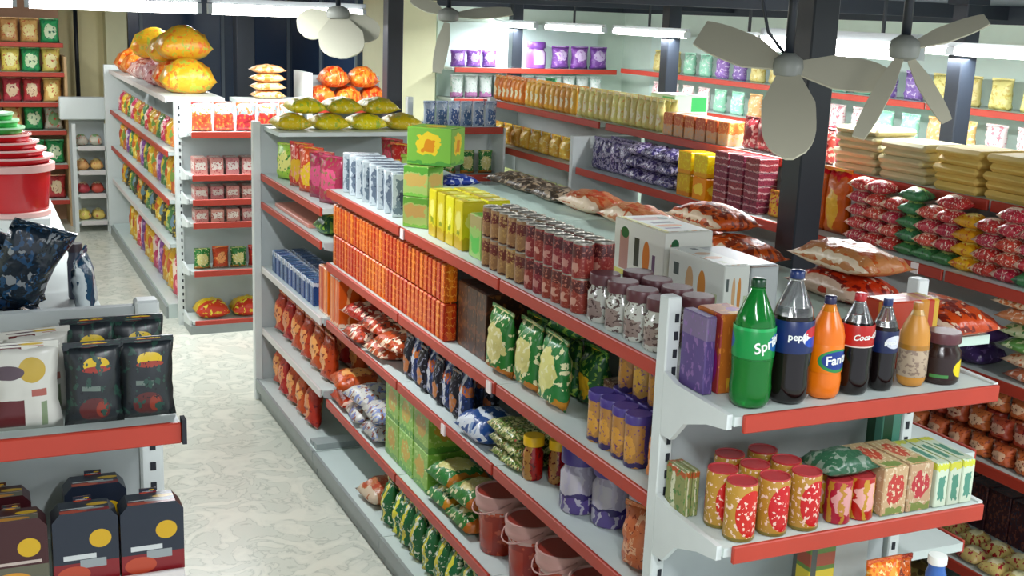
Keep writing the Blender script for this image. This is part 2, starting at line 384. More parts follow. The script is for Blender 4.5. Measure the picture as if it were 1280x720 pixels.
for z in (1.74, 1.4, 1.0, .6, .15): shelf_x(a2, 2.625, 3.315, 9.72, 10.1, z)
link('back_panel', box_me(2.62, 3.32, 10.11, 10.14, 0, 1.98), panelm, a2)
e2 = thing('end_shelving', 'short white shelving with blue and white packets, right of the second black column', 'shelving')
for x in (2.90, 3.53): link('upright', box_me(x-.02, x+.02, 8.12, 8.17, 0, 1.95), white, e2)
for z in (1.755, 1.42, 1.08, .7, .35): shelf_x(e2, 2.925, 3.51, 7.88, 8.118, z)
link('back_panel', box_me(2.922, 3.51, 8.13, 8.15, 0, 1.78), white, e2)
link('side_panel', box_me(3.53, 3.545, 7.9, 8.118, 0, 1.75), white, e2)
link('base_box', box_me(2.92, 3.51, 7.9, 8.11, 0, .14), white, e2)

# --- back wall / right wall shelves
wb = thing('wall_shelving', 'pale back wall shelving with dim red rails and purple packs', 'shelving')
for z in (2.02, 1.72, 1.42, 1.1): shelf_x(wb, 4.35, 6.15, 11.0, 11.42, z)
link('back_panel', box_me(4.35, 6.15, 11.43, 11.47, 0, 2.45), mat('mint_panel', '#cfe3da', .5), wb)
wr = thing('wall_shelving', 'right wall shelving behind the yellow flatbread stacks', 'shelving')
for z in (2.05, 1.75, 1.45):
    for (y0, y1) in ((3.4, 6.5), (6.505, 10.8)): shelf_y(wr, 6.1, 6.42, y0, y1, z)
link('back_panel', box_me(6.43, 6.47, 3.4, 10.8, 0, 2.4), mat('mint_panel', '#cfe3da'), wr)
# --- far left wall shelving and white rack
wl = thing('wall_shelving', 'far left wall shelving with red rails and rows of colourful pouches', 'shelving')
for z in (2.04, 1.72, 1.39, 1.08, .7, .3): shelf_x(wl, .0, 1.08, 14.4, 14.9, z)
link('back_panel', box_me(.0, 1.08, 14.91, 14.95, 0, 2.6), mat('redbrown_panel', '#b58a6d', .6), wl)
link('side_panel', box_me(1.082, 1.11, 14.42, 14.95, 0, 1.9), mat('tan_panel', '#c9a578', .5), wl)
rk = thing('low_rack', 'low white rack of mixed goods standing left of the cream pillar', 'rack')
for x in (1.12, 1.46): link('post', box_me(x-.02, x+.02, 14.0, 14.04, 0, 1.2), white, rk)
for z in (.95, .68, .42, .12): shelf_x(rk, 1.14, 1.44, 14.0, 14.35, z, whiterail)
link('back_panel', box_me(1.1, 1.48, 14.36, 14.38, 0, 1.22), panelm, rk)
fz = link('storage_box', box_me(1.0, 1.5, 14.2, 14.36, 1.225, 1.47, .01), mat('white_plastic', '#e4ecea', .4)); tag(fz, 'plain white box standing on the low white rack', 'box')

# ------------------------------------------------------------------ product builders
def carton_me(w, d, h, bev=.003):
    return box_me(-w/2, w/2, -d/2, d/2, 0, h, bev)
def pouch_me(w, h, d, seed=0, nx=8, nz=9, crimp=.07):
    rnd = random.Random(seed); bm = bmesh.new(); G = {}
    for s in (-1, 1):
        for i in range(nx+1):
            for k in range(nz+1):
                u, v = i/nx, k/nz
                edge = i in (0, nx) or k in (0, nz)
                if s == 1 and edge: G[(s, i, k)] = G[(-1, i, k)]; continue
                vv = max(0, min(1, (v-crimp)/(1-2*crimp)))
                th = (max(0, math.sin(PI*u))**.55)*(max(0, math.sin(PI*vv))**.5)
                if v < .3: th = max(th, (max(0, math.sin(PI*u))**.4)*min(1, v/.08)*.9)
                y = 0 if edge else s*d/2*th+(rnd.random()-.5)*d*.16
                x = (u-.5)*w*(1-.1*math.sin(PI*vv))+(rnd.random()-.5)*w*.03
                z = v*h+(rnd.random()-.5)*h*.015*(0 if k == 0 else 1)
                if k == 0: z = 0; 
                G[(s, i, k)] = bm.verts.new((x, y, z))
    for s in (-1, 1):
        for i in range(nx):
            for k in range(nz):
                q = [G[(s, i, k)], G[(s, i+1, k)], G[(s, i+1, k+1)], G[(s, i, k+1)]]
                bm.faces.new(q if s == -1 else q[::-1])
    uv = bm.loops.layers.uv.verify()
    for f in bm.faces:
        for l in f.loops: l[uv].uv = (l.vert.co.x/w+.5, l.vert.co.z/h)
    me = fin(bm, True, uv=False); return me
def flat_bag_me(w, l, t, seed=0):
    """soft bag lying flat, front side towards -y"""
    rnd = random.Random(seed); bm = bmesh.new(); n = 9; G = {}
    for s in (0, 1):
        for i in range(n+1):
            for k in range(n+1):
                u, v = i/n, k/n; edge = i in (0, n) or k in (0, n)
                if s == 1 and edge: G[(1, i, k)] = G[(0, i, k)]; continue
                th = (math.sin(PI*u)**.45)*(math.sin(PI*v)**.45) if not edge else 0
                if edge: z = t*.35
                elif s: z = t*.35+t*.65*th+(rnd.random()-.5)*t*.14
                else: z = t*.35*(1-min(1, th*1.25))
                G[(s, i, k)] = bm.verts.new(((u-.5)*w+(rnd.random()-.5)*w*.02, (v-.5)*l+(rnd.random()-.5)*l*.02, max(0, z)))
    for s in (0, 1):
        for i in range(n):
            for k in range(n):
                q = [G[(s, i, k)], G[(s, i+1, k)], G[(s, i+1, k+1)], G[(s, i, k+1)]]
                bm.faces.new(q if s else q[::-1])
    uv = bm.loops.layers.uv.verify()
    for f in bm.faces:
        for lp in f.loops: lp[uv].uv = (lp.vert.co.x/w+.5, lp.vert.co.y/l+.5)
    return fin(bm, True, uv=False)

protos = {}
class Proto:
    snap = True
    """a kind of product: list of (part name, mesh, material, label); first copy is made from fresh objects, others share the meshes"""
    def __init__(s, name, cat, parts, h, single=False): s.name, s.cat, s.parts, s.h = name, cat, parts, h; s.first = None
def put(p, loc, rz, label, group=None, tilt=None, scale=None):
    if len(p.parts) == 1:
        q_ = round(rz/(PI/2))*(PI/2); rz = q_+(rz-q_)*.22 if p.snap else rz
        o = bpy.data.objects.new(p.name, p.parts[0][1]); COL.objects.link(o)
        if not o.data.materials: o.data.materials.append(p.parts[0][2])
    elif p.first is None:
        o = bpy.data.objects.new(p.name, None); COL.objects.link(o); p.first = o
        o.empty_display_size = .05
        for n, me, m, lb in p.parts:
            c = link(n, me, m, o)
            if lb: c['label'] = lb
    else:
        o = p.first.copy(); COL.objects.link(o)
        for k in ('group',):
            if k in o: del o[k]
        for ch in list(p.first.children):
            c = ch.copy(); COL.objects.link(c); c.parent = o
    o.location = loc; o.rotation_euler = (tilt[0] if tilt else 0, tilt[1] if tilt else 0, rz)
    if scale: o.scale = scale
    tag(o, label, p.cat, group); return o
def pr1(name, cat, me, m, h): return Proto(name, cat, [(name, me, m, None)], h)
def carton(key, w, d, h, m, name='carton', cat='box', flap=True):
    parts = [('box_body', carton_me(w, d, h), m, None)]
    return Proto(name, cat, parts, h) if not flap else Proto(name, cat, parts+[('top_flap', box_me(-w*.46, w*.46, -d*.46, d*.46, h, h+.002), m, None)], h)
def can(r, h, m, lidm, name='food_can', cat='can'):
    body = lathe_me([(r*.96, 0), (r, .004), (r, h-.006), (r*.96, h-.002)], 20)
    lid = lathe_me([(r*.97, h-.002), (r*.97, h+.003), (r*.9, h+.003), (r*.88, h), (.001, h)], 20)
    return Proto(name, cat, [('can_body', body, m, None), ('lid', lid, lidm, None)], h+.003)
def jar(r, h, lidh, m, lidm, labm=None, name='jar', cat='jar', lr=.92):
    body = lathe_me([(r*.9, 0), (r, .008), (r, h*.78), (r*.8, h*.9), (r*.8, h)], 20)
    lid = lathe_me([(r*lr, h), (r*(lr+.02), h+.004), (r*(lr+.02), h+lidh-.005), (r*(lr-.03), h+lidh)], 20)
    parts = [('jar_body', body, m, None), ('lid', lid, lidm, None)]
    if labm: parts.append(('label', lathe_me([(r*1.012, h*.12), (r*1.012, h*.66)], 20, cap=False), labm, None))
    return Proto(name, cat, parts, h+lidh)
def pouchp(w, h, d, m, seed=0, name='pouch', cat='bag', seal=True):
    parts = [('pouch_body', pouch_me(w, h, d, seed), m, None)]
    if seal: parts.append(('top_seal', box_me(-w*.49, w*.49, -.003, .003, h-.012, h+.006), m, None))
    return Proto(name, cat, parts, h)
def flatp(w, l, t, m, seed=0, name='bag', cat='bag'): return pr1(name, cat, flat_bag_me(w, l, t, seed), m, t)

def lab(desc, tail):
    s = desc+', '+tail; return s
def row_y(p, x, z, y0, y1, n, desc, group, rows=1, rd=.1, tiers=1, ref='from the near end', rz=H90, jit=.0, lean=None, x_dir=1, pj=None):
    """n products between y0 (near) and y1 (far), facing -x; rows go deeper by rd"""
    ps = p if isinstance(p, list) else [p]
    for t in range(tiers):
        for q in range(rows):
            for i in range(n):
                y = y0+(y1-y0)*(i+.5)/n; pp = ps[(i+q+t) % len(ps)]
                w = ''
                if rows > 1: w += ('front row ', 'second row ', 'third row ', 'back row ')[q]
                if tiers > 1: w += ('bottom layer ', 'second layer ', 'third layer ', 'fourth layer ', 'fifth layer ', 'sixth layer ')[t]
                lb = '%s, %s%s %s' % (desc, w, nth(i), ref)
                put(pp, (x+q*rd*x_dir+random.uniform(-jit, jit)*.6, y+random.uniform(-jit, jit)*.5, z+.0012+t*(pp.h+.0008)), rz+random.uniform(-jit, jit)*6, lb, group, tilt=lean)
def row_x(p, y, z, x0, x1, n, desc, group, rows=1, rd=.1, tiers=1, ref='from left', jit=0, lean=None):
    ps = p if isinstance(p, list) else [p]
    for t in range(tiers):
        for q in range(rows):
            for i in range(n):
                x = x0+(x1-x0)*(i+.5)/n; pp = ps[(i+q+t) % len(ps)]; w = ''
                if rows > 1: w += ('front row ', 'second row ', 'third row ')[q]
                if tiers > 1: w += ('bottom layer ', 'second layer ', 'third layer ', 'fourth layer ')[t]
                put(pp, (x, y+q*rd, z+.0012+t*(pp.h+.0008)), random.uniform(-jit, jit)*6, '%s, %s%s %s' % (desc, w, nth(i), ref), group, tilt=lean)

# ------------------------------------------------------------------ package prints
P = print_mat
steel_lid = mat('tin_lid', '#b9b4a8', .3, metal=.7)
m_orange = P('orange_packet', '#c8431a', [('side', .3, .6, '#e0702a'), ('rows', 5, .12, '#f0a050'), ('side', .0, .1, '#a8341c'), ('side', .9, 1, '#b23c1e'), ('blot', 7, .63, '#ec8a3e')])
m_bluewhite = P('bluewhite_book', '#c8d2d6', [('rect', .1, .9, .08, .9, '#6c7c8c'), ('rect', .2, .8, .15, .6, '#2c3a54'), ('blot', 6, .62, '#a8b4bc')])
m_greencart = P('green_carton', '#7cb447', [('oval', .5, .55, .27, .33, '#e9c93a'), ('oval', .5, .52, .15, .2, '#d98a28'), ('band', 0, .1, '#4f9440')])
m_greentin = P('green_tin', '#a3b968', [('rect', .1, .9, .35, .75, '#c3a05a'), ('band', .8, 1, '#5f9e3a'), ('band', 0, .12, '#7db84c')])
m_yellowc = P('yellow_carton', '#dfd42c', [('band', 0, .25, '#c9ae1c'), ('oval', .5, .6, .3, .2, '#f2ee7a'), ('rect', .3, .7, .3, .4, '#8b9a24')])
m_olivetin = P('olive_tin', '#8fae5a', [('band', .7, 1, '#9a8a5a'), ('rect', .15, .85, .15, .5, '#5fb04a')])
m_tancan = P('tan_can', '#a07a50', [('band', .55, .9, '#6e2e22'), ('blot', 7, .58, '#b8925c'), ('band', 0, .08, '#4e2a1c')])
m_redcan = P('red_can', '#8e3430', [('band', .62, .95, '#571e20'), ('blot', 8, .6, '#b06a5c'), ('rect', .3, .7, .2, .45, '#c89484')])
m_jarw = P('pale_jar', '#c6c6bd', [('rect', .2, .8, .15, .6, '#93817a'), ('blot', 6, .58, '#5c4a48')], rough=.15)
m_darklid = mat('maroon_lid', '#5d3238', .35); m_purplelid = mat('purple_lid', '#4a3a86', .35); m_yellowlid = mat('yellow_lid', '#f0bd12', .35)
m_applebox = P('appliance_carton', '#dfe0d6', [('rect', .12, .3, .12, .8, '#b98a80'), ('rect', .42, .52, .25, .75, '#3c3a34'), ('oval', .66, .45, .07, .3, '#d9813a'), ('rect', .78, .84, .2, .55, '#6a4a6a'), ('band', 0, .1, '#d2cc66'), ('oval', .22, .78, .08, .1, '#1f5a34')], vary=.03)
m_applebox2 = P('blender_carton', '#d6dad2', [('rect', .1, .2, .5, .75, '#4f5a58'), ('oval', .4, .45, .07, .32, '#c9a27a'), ('oval', .62, .42, .07, .35, '#c98442'), ('rect', .8, .9, .2, .4, '#b4c09a')], vary=.03)
m_greycart = P('grey_carton', '#aab0b0', [('rect', .06, .94, .06, .94, '#b4b9b8'), ('band', .97, 1, '#8f8078')], vary=.05)
m_tanbag = P('tan_snack_bag', '#bd7c4e', [('blot', 4, .55, '#b8542a'), ('side', 0, .12, '#e0ccb0'), ('blot', 9, .68, '#e6d2ba')], film=True)
m_orbag = P('orange_snack_bag', '#c9562a', [('blot', 5, .52, '#7c2c1a'), ('blot', 8, .64, '#e8c8a8'), ('side', 0, .12, '#e0c4a8')], film=True)
m_darkbag = P('dark_snack_bag', '#43392f', [('blot', 5, .54, '#a2907a'), ('blot', 9, .64, '#7c5a34')], film=True)
m_blueflat = P('blue_bag', '#2f4fa2', [('blot', 5, .58, '#ccd6e6'), ('band', .75, 1, '#d6dde6')], film=True)
m_greenbag = P('green_bag', '#2f7a35', [('oval', .5, .5, .34, .3, '#d8cf86'), ('blot', 6, .6, '#e8e2b4'), ('band', 0, .14, '#c0782c')], film=True)
m_greenbag2 = P('deep_green_bag', '#1f5a2c', [('blot', 6, .56, '#8fb24a'), ('oval', .5, .4, .22, .22, '#e0b03a')], film=True)
m_browndark = P('dark_brown_box', '#3a1f17', [('rows', 3, .2, '#5e3220'), ('blot', 6, .62, '#7a4a26')])
m_goldtin = P('gold_tin', '#b98a4a', [('side', 0, .2, '#54407e'), ('oval', .55, .45, .25, .28, '#dba64e'), ('blot', 7, .62, '#7a4c7c'), ('band', 0, .12, '#3a2a5c')])
m_redmix = P('red_mixed_bag', '#b23a28', [('blot', 4, .55, '#f0d0b8'), ('blot', 9, .6, '#4a1c18')], film=True)
m_bluepk = P('navy_packet', '#1f3158', [('band', .6, .8, '#c4683a'), ('side', .38, .6, '#c9ccd0'), ('blot', 6, .6, '#4c64a0')], film=True)
m_blackpk = P('black_packet', '#1b1a24', [('oval', .5, .35, .3, .2, '#c07a48'), ('blot', 6, .6, '#8d8fa0')], film=True)
m_bluewbag = P('blue_white_bag', '#22488a', [('stripes', 3, .35, '#d8dee6'), ('blot', 5, .66, '#8fa6cc')], film=True)
m_mixgreen = P('green_mixed_pack', '#6f8a3c', [('blot', 7, .5, '#d9d49a'), ('blot', 9, .6, '#23452a'), ('blot', 12, .66, '#b2402a')], film=True)
m_yjar = P('red_sauce', '#9c2f1e', [('side', .45, .8, '#b88a4a'), ('blot', 5, .6, '#5f1a12')], rough=.15)
m_pjar = P('lilac_jar', '#b3aabe', [('oval', .5, .62, .42, .26, '#cdc6d0'), ('band', .0, .32, '#6a5496'), ('stripes', 5, .3, '#c8c0d2'), ('band', .32, .4, '#43346c')], rough=.25)
m_gcart = P('lime_carton', '#8ab84a', [('oval', .5, .55, .3, .28, '#c6a23c'), ('band', 0, .15, '#5c9a3a'), ('blot', 5, .62, '#b7d37a')])
m_lightbag = P('pale_bag', '#c9c6c0', [('blot', 4, .56, '#7a88b8'), ('blot', 7, .6, '#8c4e38')], film=True)
m_gybag = P('green_yellow_bag', '#1f6a3c', [('stripes', 2, .38, '#e2d64a'), ('blot', 6, .6, '#e6ead8')], film=True)
m_bucket = P('red_bucket', '#8f2a22', [('band', .72, 1, '#c9a8a0'), ('blot', 5, .6, '#b8503c'), ('rect', .3, .75, .1, .6, '#a83c30')], rough=.25, vary=.06)
m_bucklid = mat('red_bucket_lid', '#9e3429', .3); m_pinkrim = mat('pink_rim', '#c99a92', .4)
m_bluebox = P('blue_boxpack', '#2b4a80', [('band', .8, 1, '#c8ccd6'), ('side', .4, .6, '#7f9ac4'), ('blot', 7, .62, '#141c38')])
m_redpk = P('red_pouch', '#c0402a', [('oval', .5, .5, .3, .28, '#e89a62'), ('blot', 6, .62, '#8c1f1a'), ('band', 0, .1, '#e2b4a0')], film=True)
m_talloran = P('tall_orange_box', '#d9662a', [('side', .3, .42, '#f0b27a'), ('side', .7, .8, '#b44a1c'), ('band', 0, .06, '#f2d8c0')])
m_ylbag = P('yellow_bag', '#d9c42c', [('blot', 5, .6, '#a3b43a'), ('blot', 9, .62, '#e9e38a')], film=True)
m_orlite = P('light_orange_bag', '#e98a3c', [('blot', 5, .52, '#e0562c'), ('blot', 8, .62, '#f6c88c')], film=True)
m_pinkbag = P('pink_white_bag', '#d9a8a4', [('blot', 6, .54, '#b24a4a'), ('blot', 8, .6, '#ecdcd8')], film=True)
m_colbag = P('red_yellow_bag', '#c94a34', [('oval', .5, .4, .3, .25, '#e0b83a'), ('blot', 6, .6, '#e9a890')], film=True)
m_colbag2 = P('magenta_bag', '#a8344a', [('oval', .5, .5, .34, .25, '#d85a7a'), ('blot', 6, .6, '#8a7a4a')], film=True)
m_colbag3 = P('lime_bag', '#9ec24a', [('oval', .5, .5, .3, .3, '#e4e08a'), ('blot', 6, .62, '#4a8a3a')], film=True)

# ------------------------------------------------------------------ CENTRE GONDOLA, top shelf
Z1 = 1.607
p = carton('', .19, .07, .2, m_bluewhite, 'book_carton')
row_y(p, 1.90, Z1, 5.22, 6.12, 8, 'upright blue and white carton on the centre top shelf', 'blue and white cartons on the centre top shelf', rz=-.25)
p = carton('', .13, .13, .135, m_greentin, 'tea_tin', 'tin')
for t in range(2):
    put(p, (1.86, 5.02, Z1+.0012+t*.137), -.9, 'green and tan square tin under the big green carton, %s one' % ('lower', 'upper')[t], 'stacked green tins')
p = carton('', .21, .16, .165, m_greencart, 'green_carton')
put(p, (1.92, 5.03, Z1+.2775), -.75, 'big green carton with yellow oval, on top of the green tins')
p = carton('', .085, .1, .2, m_yellowc, 'yellow_carton')
row_y(p, 1.86, Z1, 4.42, 4.82, 4, 'bright yellow upright carton on the centre top shelf', 'yellow cartons on the centre top shelf', rows=2, rd=.11)
p = carton('', .12, .1, .17, m_olivetin, 'olive_tin', 'tin')
row_y(p, 1.86, Z1, 4.2, 4.38, 1, 'olive and green square tin beside the yellow cartons', None, rows=1)
pc = can(.036, .112, m_tancan, steel_lid); pc2 = can(.036, .112, m_redcan, steel_lid)
row_y(pc, 1.815, Z1, 3.8, 4.18, 5, 'tan and brown food can on the centre top shelf', 'tan cans on the centre top shelf', rows=2, rd=.075, tiers=2)
row_y(pc2, 1.815, Z1, 3.36, 3.79, 6, 'dark red food can on the centre top shelf', 'dark red cans on the centre top shelf', rows=2, rd=.075, tiers=2)
pj = jar(.052, .12, .035, m_jarw, m_darklid, name='coffee_jar')
row_y(pj, 1.83, Z1, 2.86, 3.33, 4, 'pale jar with maroon lid on the centre top shelf', 'pale jars with maroon lids', rows=2, rd=.12)
p = carton('', .36, .2, .21, m_applebox, 'appliance_carton')
put(p, (2.335, 3.76, Z1+.0012), H90, 'white carton printed with brown and orange appliances, on the centre top')
p = carton('', .34, .1, .17, m_applebox2, 'appliance_carton')
put(p, (2.275, 3.36, Z1+.0012), H90, 'low white carton printed with blenders, nearest the slotted post')
p = carton('', .34, .11, .165, m_greycart, 'appliance_carton')
put(p, (2.385, 3.36, Z1+.0012), H90, 'plain grey carton right of the blender carton, behind the green bottle')
# bags lying along the far side of the top
bags = [flatp(.24, .42, .1, m_tanbag, 1), flatp(.24, .4, .1, m_orbag, 2), flatp(.22, .3, .07, m_darkbag, 3)]
spots = [(2.85, 5.25, 0, 0, 'tan'), (2.85, 4.82, 0, 0, 'tan'), (2.85, 4.4, 1, 0, 'orange'), (2.84, 4.0, 1, 0, 'o'), (2.85, 4.2, 1, .1, 'o'), (2.84, 3.33, 1, 0, 'o'), (2.85, 3.33, 0, .1, 'o'), (2.85, 2.9, 1, 0, 'o')]
lb = ['long tan snack bag lying flat behind the empty mint board', 'tan and white snack bag lying behind the white appliance carton', 'orange snack bag lying behind the appliance carton, bottom of pile', 'orange snack bag lying just left of the thick black column', 'orange snack bag on top of two others behind the cartons', 'orange snack bag lying behind the blue-capped bottle', 'tan snack bag on top of an orange one, right of the column', 'orange snack bag lying behind the cola bottle']
for (x, y, k, dz, _), L_ in zip(spots, lb): put(bags[k], (x, y, Z1+.0012+dz), random.uniform(-.1, .1), L_, 'snack bags lying along the top of the centre unit')
for i, y in enumerate((5.6, 5.85, 6.05)):
    put(bags[2], (2.83, 5.6+(y-5.6)*1.3, Z1+.0012), .3*i, 'dark crinkled bag on the centre top board, %s from the tan bag' % nth(i), 'dark crinkled bags on the centre top board')
pb = flatp(.24, .2, .06, m_blueflat, 4)
put(pb, (2.62, 6.5, 1.5012), .3, 'blue and white packet lying lowest behind the green carton'); put(pb, (2.62, 6.52, 1.563), .1, 'blue and white packet lying on another behind the green carton')

# far bay: bags on the z 1.5 shelf and the board above
c3 = [pouchp(.2, .26, .09, m_colbag, 5, 'snack_pouch'), pouchp(.2, .26, .09, m_colbag2, 6, 'snack_pouch'), pouchp(.19, .22, .09, m_colbag3, 7, 'snack_pouch')]
cols = ['lime green', 'red and yellow', 'red and yellow', 'magenta', 'magenta and olive']
for i, (y, k) in enumerate(((7.3, 2), (6.98, 0), (6.76, 0), (6.54, 1), (6.33, 1))):
    put(c3[k], (1.82, y, 1.5012), H90+.5, '%s snack pouch standing on the far upper shelf, %s from the end post' % (cols[i], nth(i)), 'snack pouches on the far upper shelf')
for i in range(4):
    put(c3[(i+1) % 3], (2.35+.03*i, 6.35+i*.27, 1.5012), H90+.4, 'bright snack pouch behind the front pouches, %s from the blue and white cartons' % nth(i), 'snack pouches behind the far upper shelf')
yb = flatp(.22, .28, .1, m_ylbag, 8); gb = flatp(.2, .2, .12, m_greenbag2, 9)
for i in range(4): put(yb, (1.86+.24*i, 7.4, 1.8012), .1*i, 'yellow-green bag on the board over the end panel, %s from the post' % nth(i), 'yellow bags over the end panel')
for i in range(3): put(yb, (1.95+.235*i, 7.41, 1.902), .1*i, 'yellow-green bag in the upper layer over the end panel, %s from left' % nth(i), 'yellow bags over the end panel')
put(gb, (2.1, 7.13, 1.5012), 0, 'dark green bag lying behind the lime snack pouch')
put(gb, (1.86, 6.42, 1.3212), .2, 'small dark green bag on the second far shelf by the orange packets')
tray = link('shallow_tray', box_me(1.76, 2.1, 6.6, 7.4, 1.3212, 1.345, .004), mat('pink_tray', '#d08a78', .4)); tag(tray, 'shallow salmon tray on the second shelf of the far bay', 'tray')

# second shelf z 1.21
Z2 = 1.21
po = Proto('biscuit_packet', 'packet', [('packet_body', carton_me(.047, .06, .16, .006), m_orange, None), ('top_seal', box_me(-.022, .022, -.004, .004, .16, .168), m_orange, None)], .165)
row_y(po, 1.80, Z2, 4.5, 6.14, 32, 'orange striped biscuit packet', 'orange biscuit packets on the second shelf', tiers=2, ref='from the dark boxes')
p = carton('', .1, .2, .27, m_browndark, 'brown_carton')
row_y(p, 1.92, Z2, 4.18, 4.47, 3, 'dark brown carton between orange packets and green bags', 'dark brown cartons on the second shelf')
g1 = pouchp(.2, .25, .1, m_greenbag, 11, 'green_pouch'); g2 = pouchp(.18, .21, .1, m_greenbag2, 12, 'green_pouch')
row_y([g1], 1.84, Z2, 3.52, 4.14, 3, 'green and cream pouch in front on the second shelf', 'green pouches on the second shelf', jit=.02)
row_y([g2], 1.98, Z2, 3.5, 4.12, 4, 'deep green pouch behind the front pouches on the second shelf', 'deep green pouches on the second shelf', jit=.02)
put(flatp(.18, .2, .08, m_greenbag2, 13), (1.98, 3.7, Z2+.225), .4, 'green bag lying on top of the green pouches')
p = carton('', .07, .12, .13, P('brown_jarbox', '#6b4a36', [('blot', 6, .55, '#b0a088')]), 'brown_box')
row_y(p, 2.02, Z2, 3.32, 3.48, 2, 'small brown and cream box in the shade of the second shelf', 'small brown boxes on the second shelf')
pg = Proto('malt_tin', 'tin', [('tin_body', lathe_me([(.04, 0), (.041, .003), (.041, .135), (.04, .138)], 20), m_goldtin, None), ('lid', lathe_me([(.043, .138), (.043, .162), (.04, .166)], 20), m_purplelid, 'purple lid')], .166)
row_y(pg, 1.835, Z2, 2.98, 3.3, 4, 'gold tin with purple lid on the second shelf', 'gold tins with purple lids', rows=3, rd=.09)
row_y(pg, 1.925, Z2+.167, 3.0, 3.28, 3, 'gold tin stacked on top of the others on the second shelf', 'gold tins with purple lids', rows=1)
put(pouchp(.1, .17, .08, P('orange_pouch', '#d97a4a', [('blot', 5, .6, '#f0b48c')], film=True), 14), (1.83, 2.87, Z2+.0012), H90, 'orange pouch squeezed against the white post, second shelf')

# third shelf z .89
Z3 = .89
bt = pouchp(.1, .21, .06, m_bluepk, 15, 'powder_packet', 'packet'); bt2 = pouchp(.1, .2, .06, m_blackpk, 16, 'powder_packet', 'packet')
row_y([bt, bt2], 1.83, Z3, 4.33, 5.1, 8, 'navy and dark upright packet on the third shelf', 'navy upright packets on the third shelf', rows=2, rd=.11, jit=.015, ref='from the striped blue bag')
rbag = flatp(.26, .26, .09, m_redmix, 17); 
for i, (x, y, dz) in enumerate(((1.86, 5.72, 0), (1.88, 5.42, 0), (1.9, 5.55, .085), (1.88, 5.25, .08), (1.9, 5.85, .08))):
    put(rbag, (x, y, Z3+.0012+dz), i*.15, 'red mixed bag heaped left of the navy packets, %s of the heap' % ('lower far one', 'lower middle one', 'upper middle one', 'upper near one', 'upper far one')[i], 'heap of red mixed bags on the third shelf')
pt = carton('', .085, .16, .26, m_talloran, 'tall_box')
row_y(pt, 1.84, Z3, 5.98, 6.16, 2, 'tall orange carton below the orange packets', 'tall orange cartons on the third shelf')
row_y(pt, 1.84, .90, 6.2, 6.38, 2, 'tall orange carton at the near end of the far bay', 'tall orange cartons on the third shelf')
put(carton('', .14, .16, .24, m_greenbag2, 'green_box'), (2.1, 5.9, Z3+.0012), H90, 'dark green carton right of the tall orange cartons')
put(flatp(.22, .26, .12, m_bluewbag, 18), (1.86, 4.19, Z3+.0012), .2, 'blue and white striped bag lying at the shelf edge')
mg = flatp(.14, .15, .05, m_mixgreen, 19, 'small_packet', 'packet')
k = 0
for t in range(3):
    for i in range(4-t//2):
        for q in range(2):
            put(mg, (1.86+q*.14, 3.76+.1*i+.02*t+.0, Z3+.0012+t*.048), random.uniform(0, 3), 'small green and cream packet heaped by yellow-lidded jars, %s layer, %s, %s' % (nth(t), nth(i), ('front', 'back')[q]), 'heap of small green packets on the third shelf') if (i or q) and i < 3 else None
pyj = jar(.038, .13, .035, m_yjar, m_yellowlid, name='sauce_jar', lr=1.0)
put(pyj, (1.84, 3.75, Z3+.0012), H90, 'red sauce jar with yellow lid, the left one at the shelf edge')
put(pyj, (1.91, 3.68, Z3+.0012), H90, 'red sauce jar with yellow lid, the right one beside green packets')
put(pyj, (2.0, 3.62, Z3+.0012), H90, 'red sauce jar with yellow lid behind the other two')
pp = jar(.068, .175, .06, m_pjar, m_purplelid, name='powder_jar', lr=.98)
for (x, y, n) in ((1.87, 3.44, 'front left'), (1.92, 3.30, 'front middle'), (1.98, 3.16, 'front right'), (2.01, 3.5, 'back left'), (2.07, 3.35, 'back middle'), (2.12, 3.2, 'back right')):
    put(pp, (x, y, Z3+.0012), H90, 'lilac powder jar with purple lid on the third shelf, %s' % n, 'lilac jars with purple lids')
po2 = pouchp(.16, .2, .1, P('tan_orange_pouch', '#cf7a4a', [('blot', 4, .55, '#e8b48a'), ('blot', 8, .62, '#8c3a1e')], film=True), 20)
put(po2, (1.84, 2.96, Z3+.0012), H90+.3, 'tan and orange pouch at the near end of the third shelf'); put(po2, (1.96, 2.88, Z3+.0012), H90, 'tan and orange pouch pressed against the near post')

# fourth shelf z .44
Z4 = .44
pgc = carton('', .19, .2, .19, m_gcart, 'lime_carton')
row_y(pgc, 1.9, Z4, 4.72, 5.32, 3, 'lime green carton with yellow oval on the fourth shelf', 'lime green cartons on the fourth shelf', tiers=2)
lgb = flatp(.26, .26, .1, m_lightbag, 21)
for i in range(2): put(lgb, (1.89, 5.5+.285*i, Z4+.0012), i, 'pale crumpled bag left of the lime cartons, %s one' % ('near', 'far')[i], 'pale crumpled bags on the fourth shelf'); put(lgb, (1.89, 5.48+.28*i, Z4+.1), i+1.2, 'pale crumpled bag in the upper layer, %s one' % ('near', 'far')[i], 'pale crumpled bags on the fourth shelf')
orb = flatp(.24, .26, .1, m_redpk, 22)
for i in range(2): put(orb, (1.88, 6.04, Z4+.0012+i*.1), i, 'red-orange bag on the fourth shelf by the far bay, %s' % ('lower', 'upper')[i], None); 
grb = flatp(.22, .24, .1, m_greenbag, 23)
for i in range(2):
    for j in range(2): put(grb, (1.89, 4.345+.245*i, Z4+.0012+j*.104), .2*i+.3*j, 'green bag heaped beside the red buckets, %s %s' % (('near', 'far')[i], ('lower', 'upper')[j]), 'green bags on the fourth shelf')
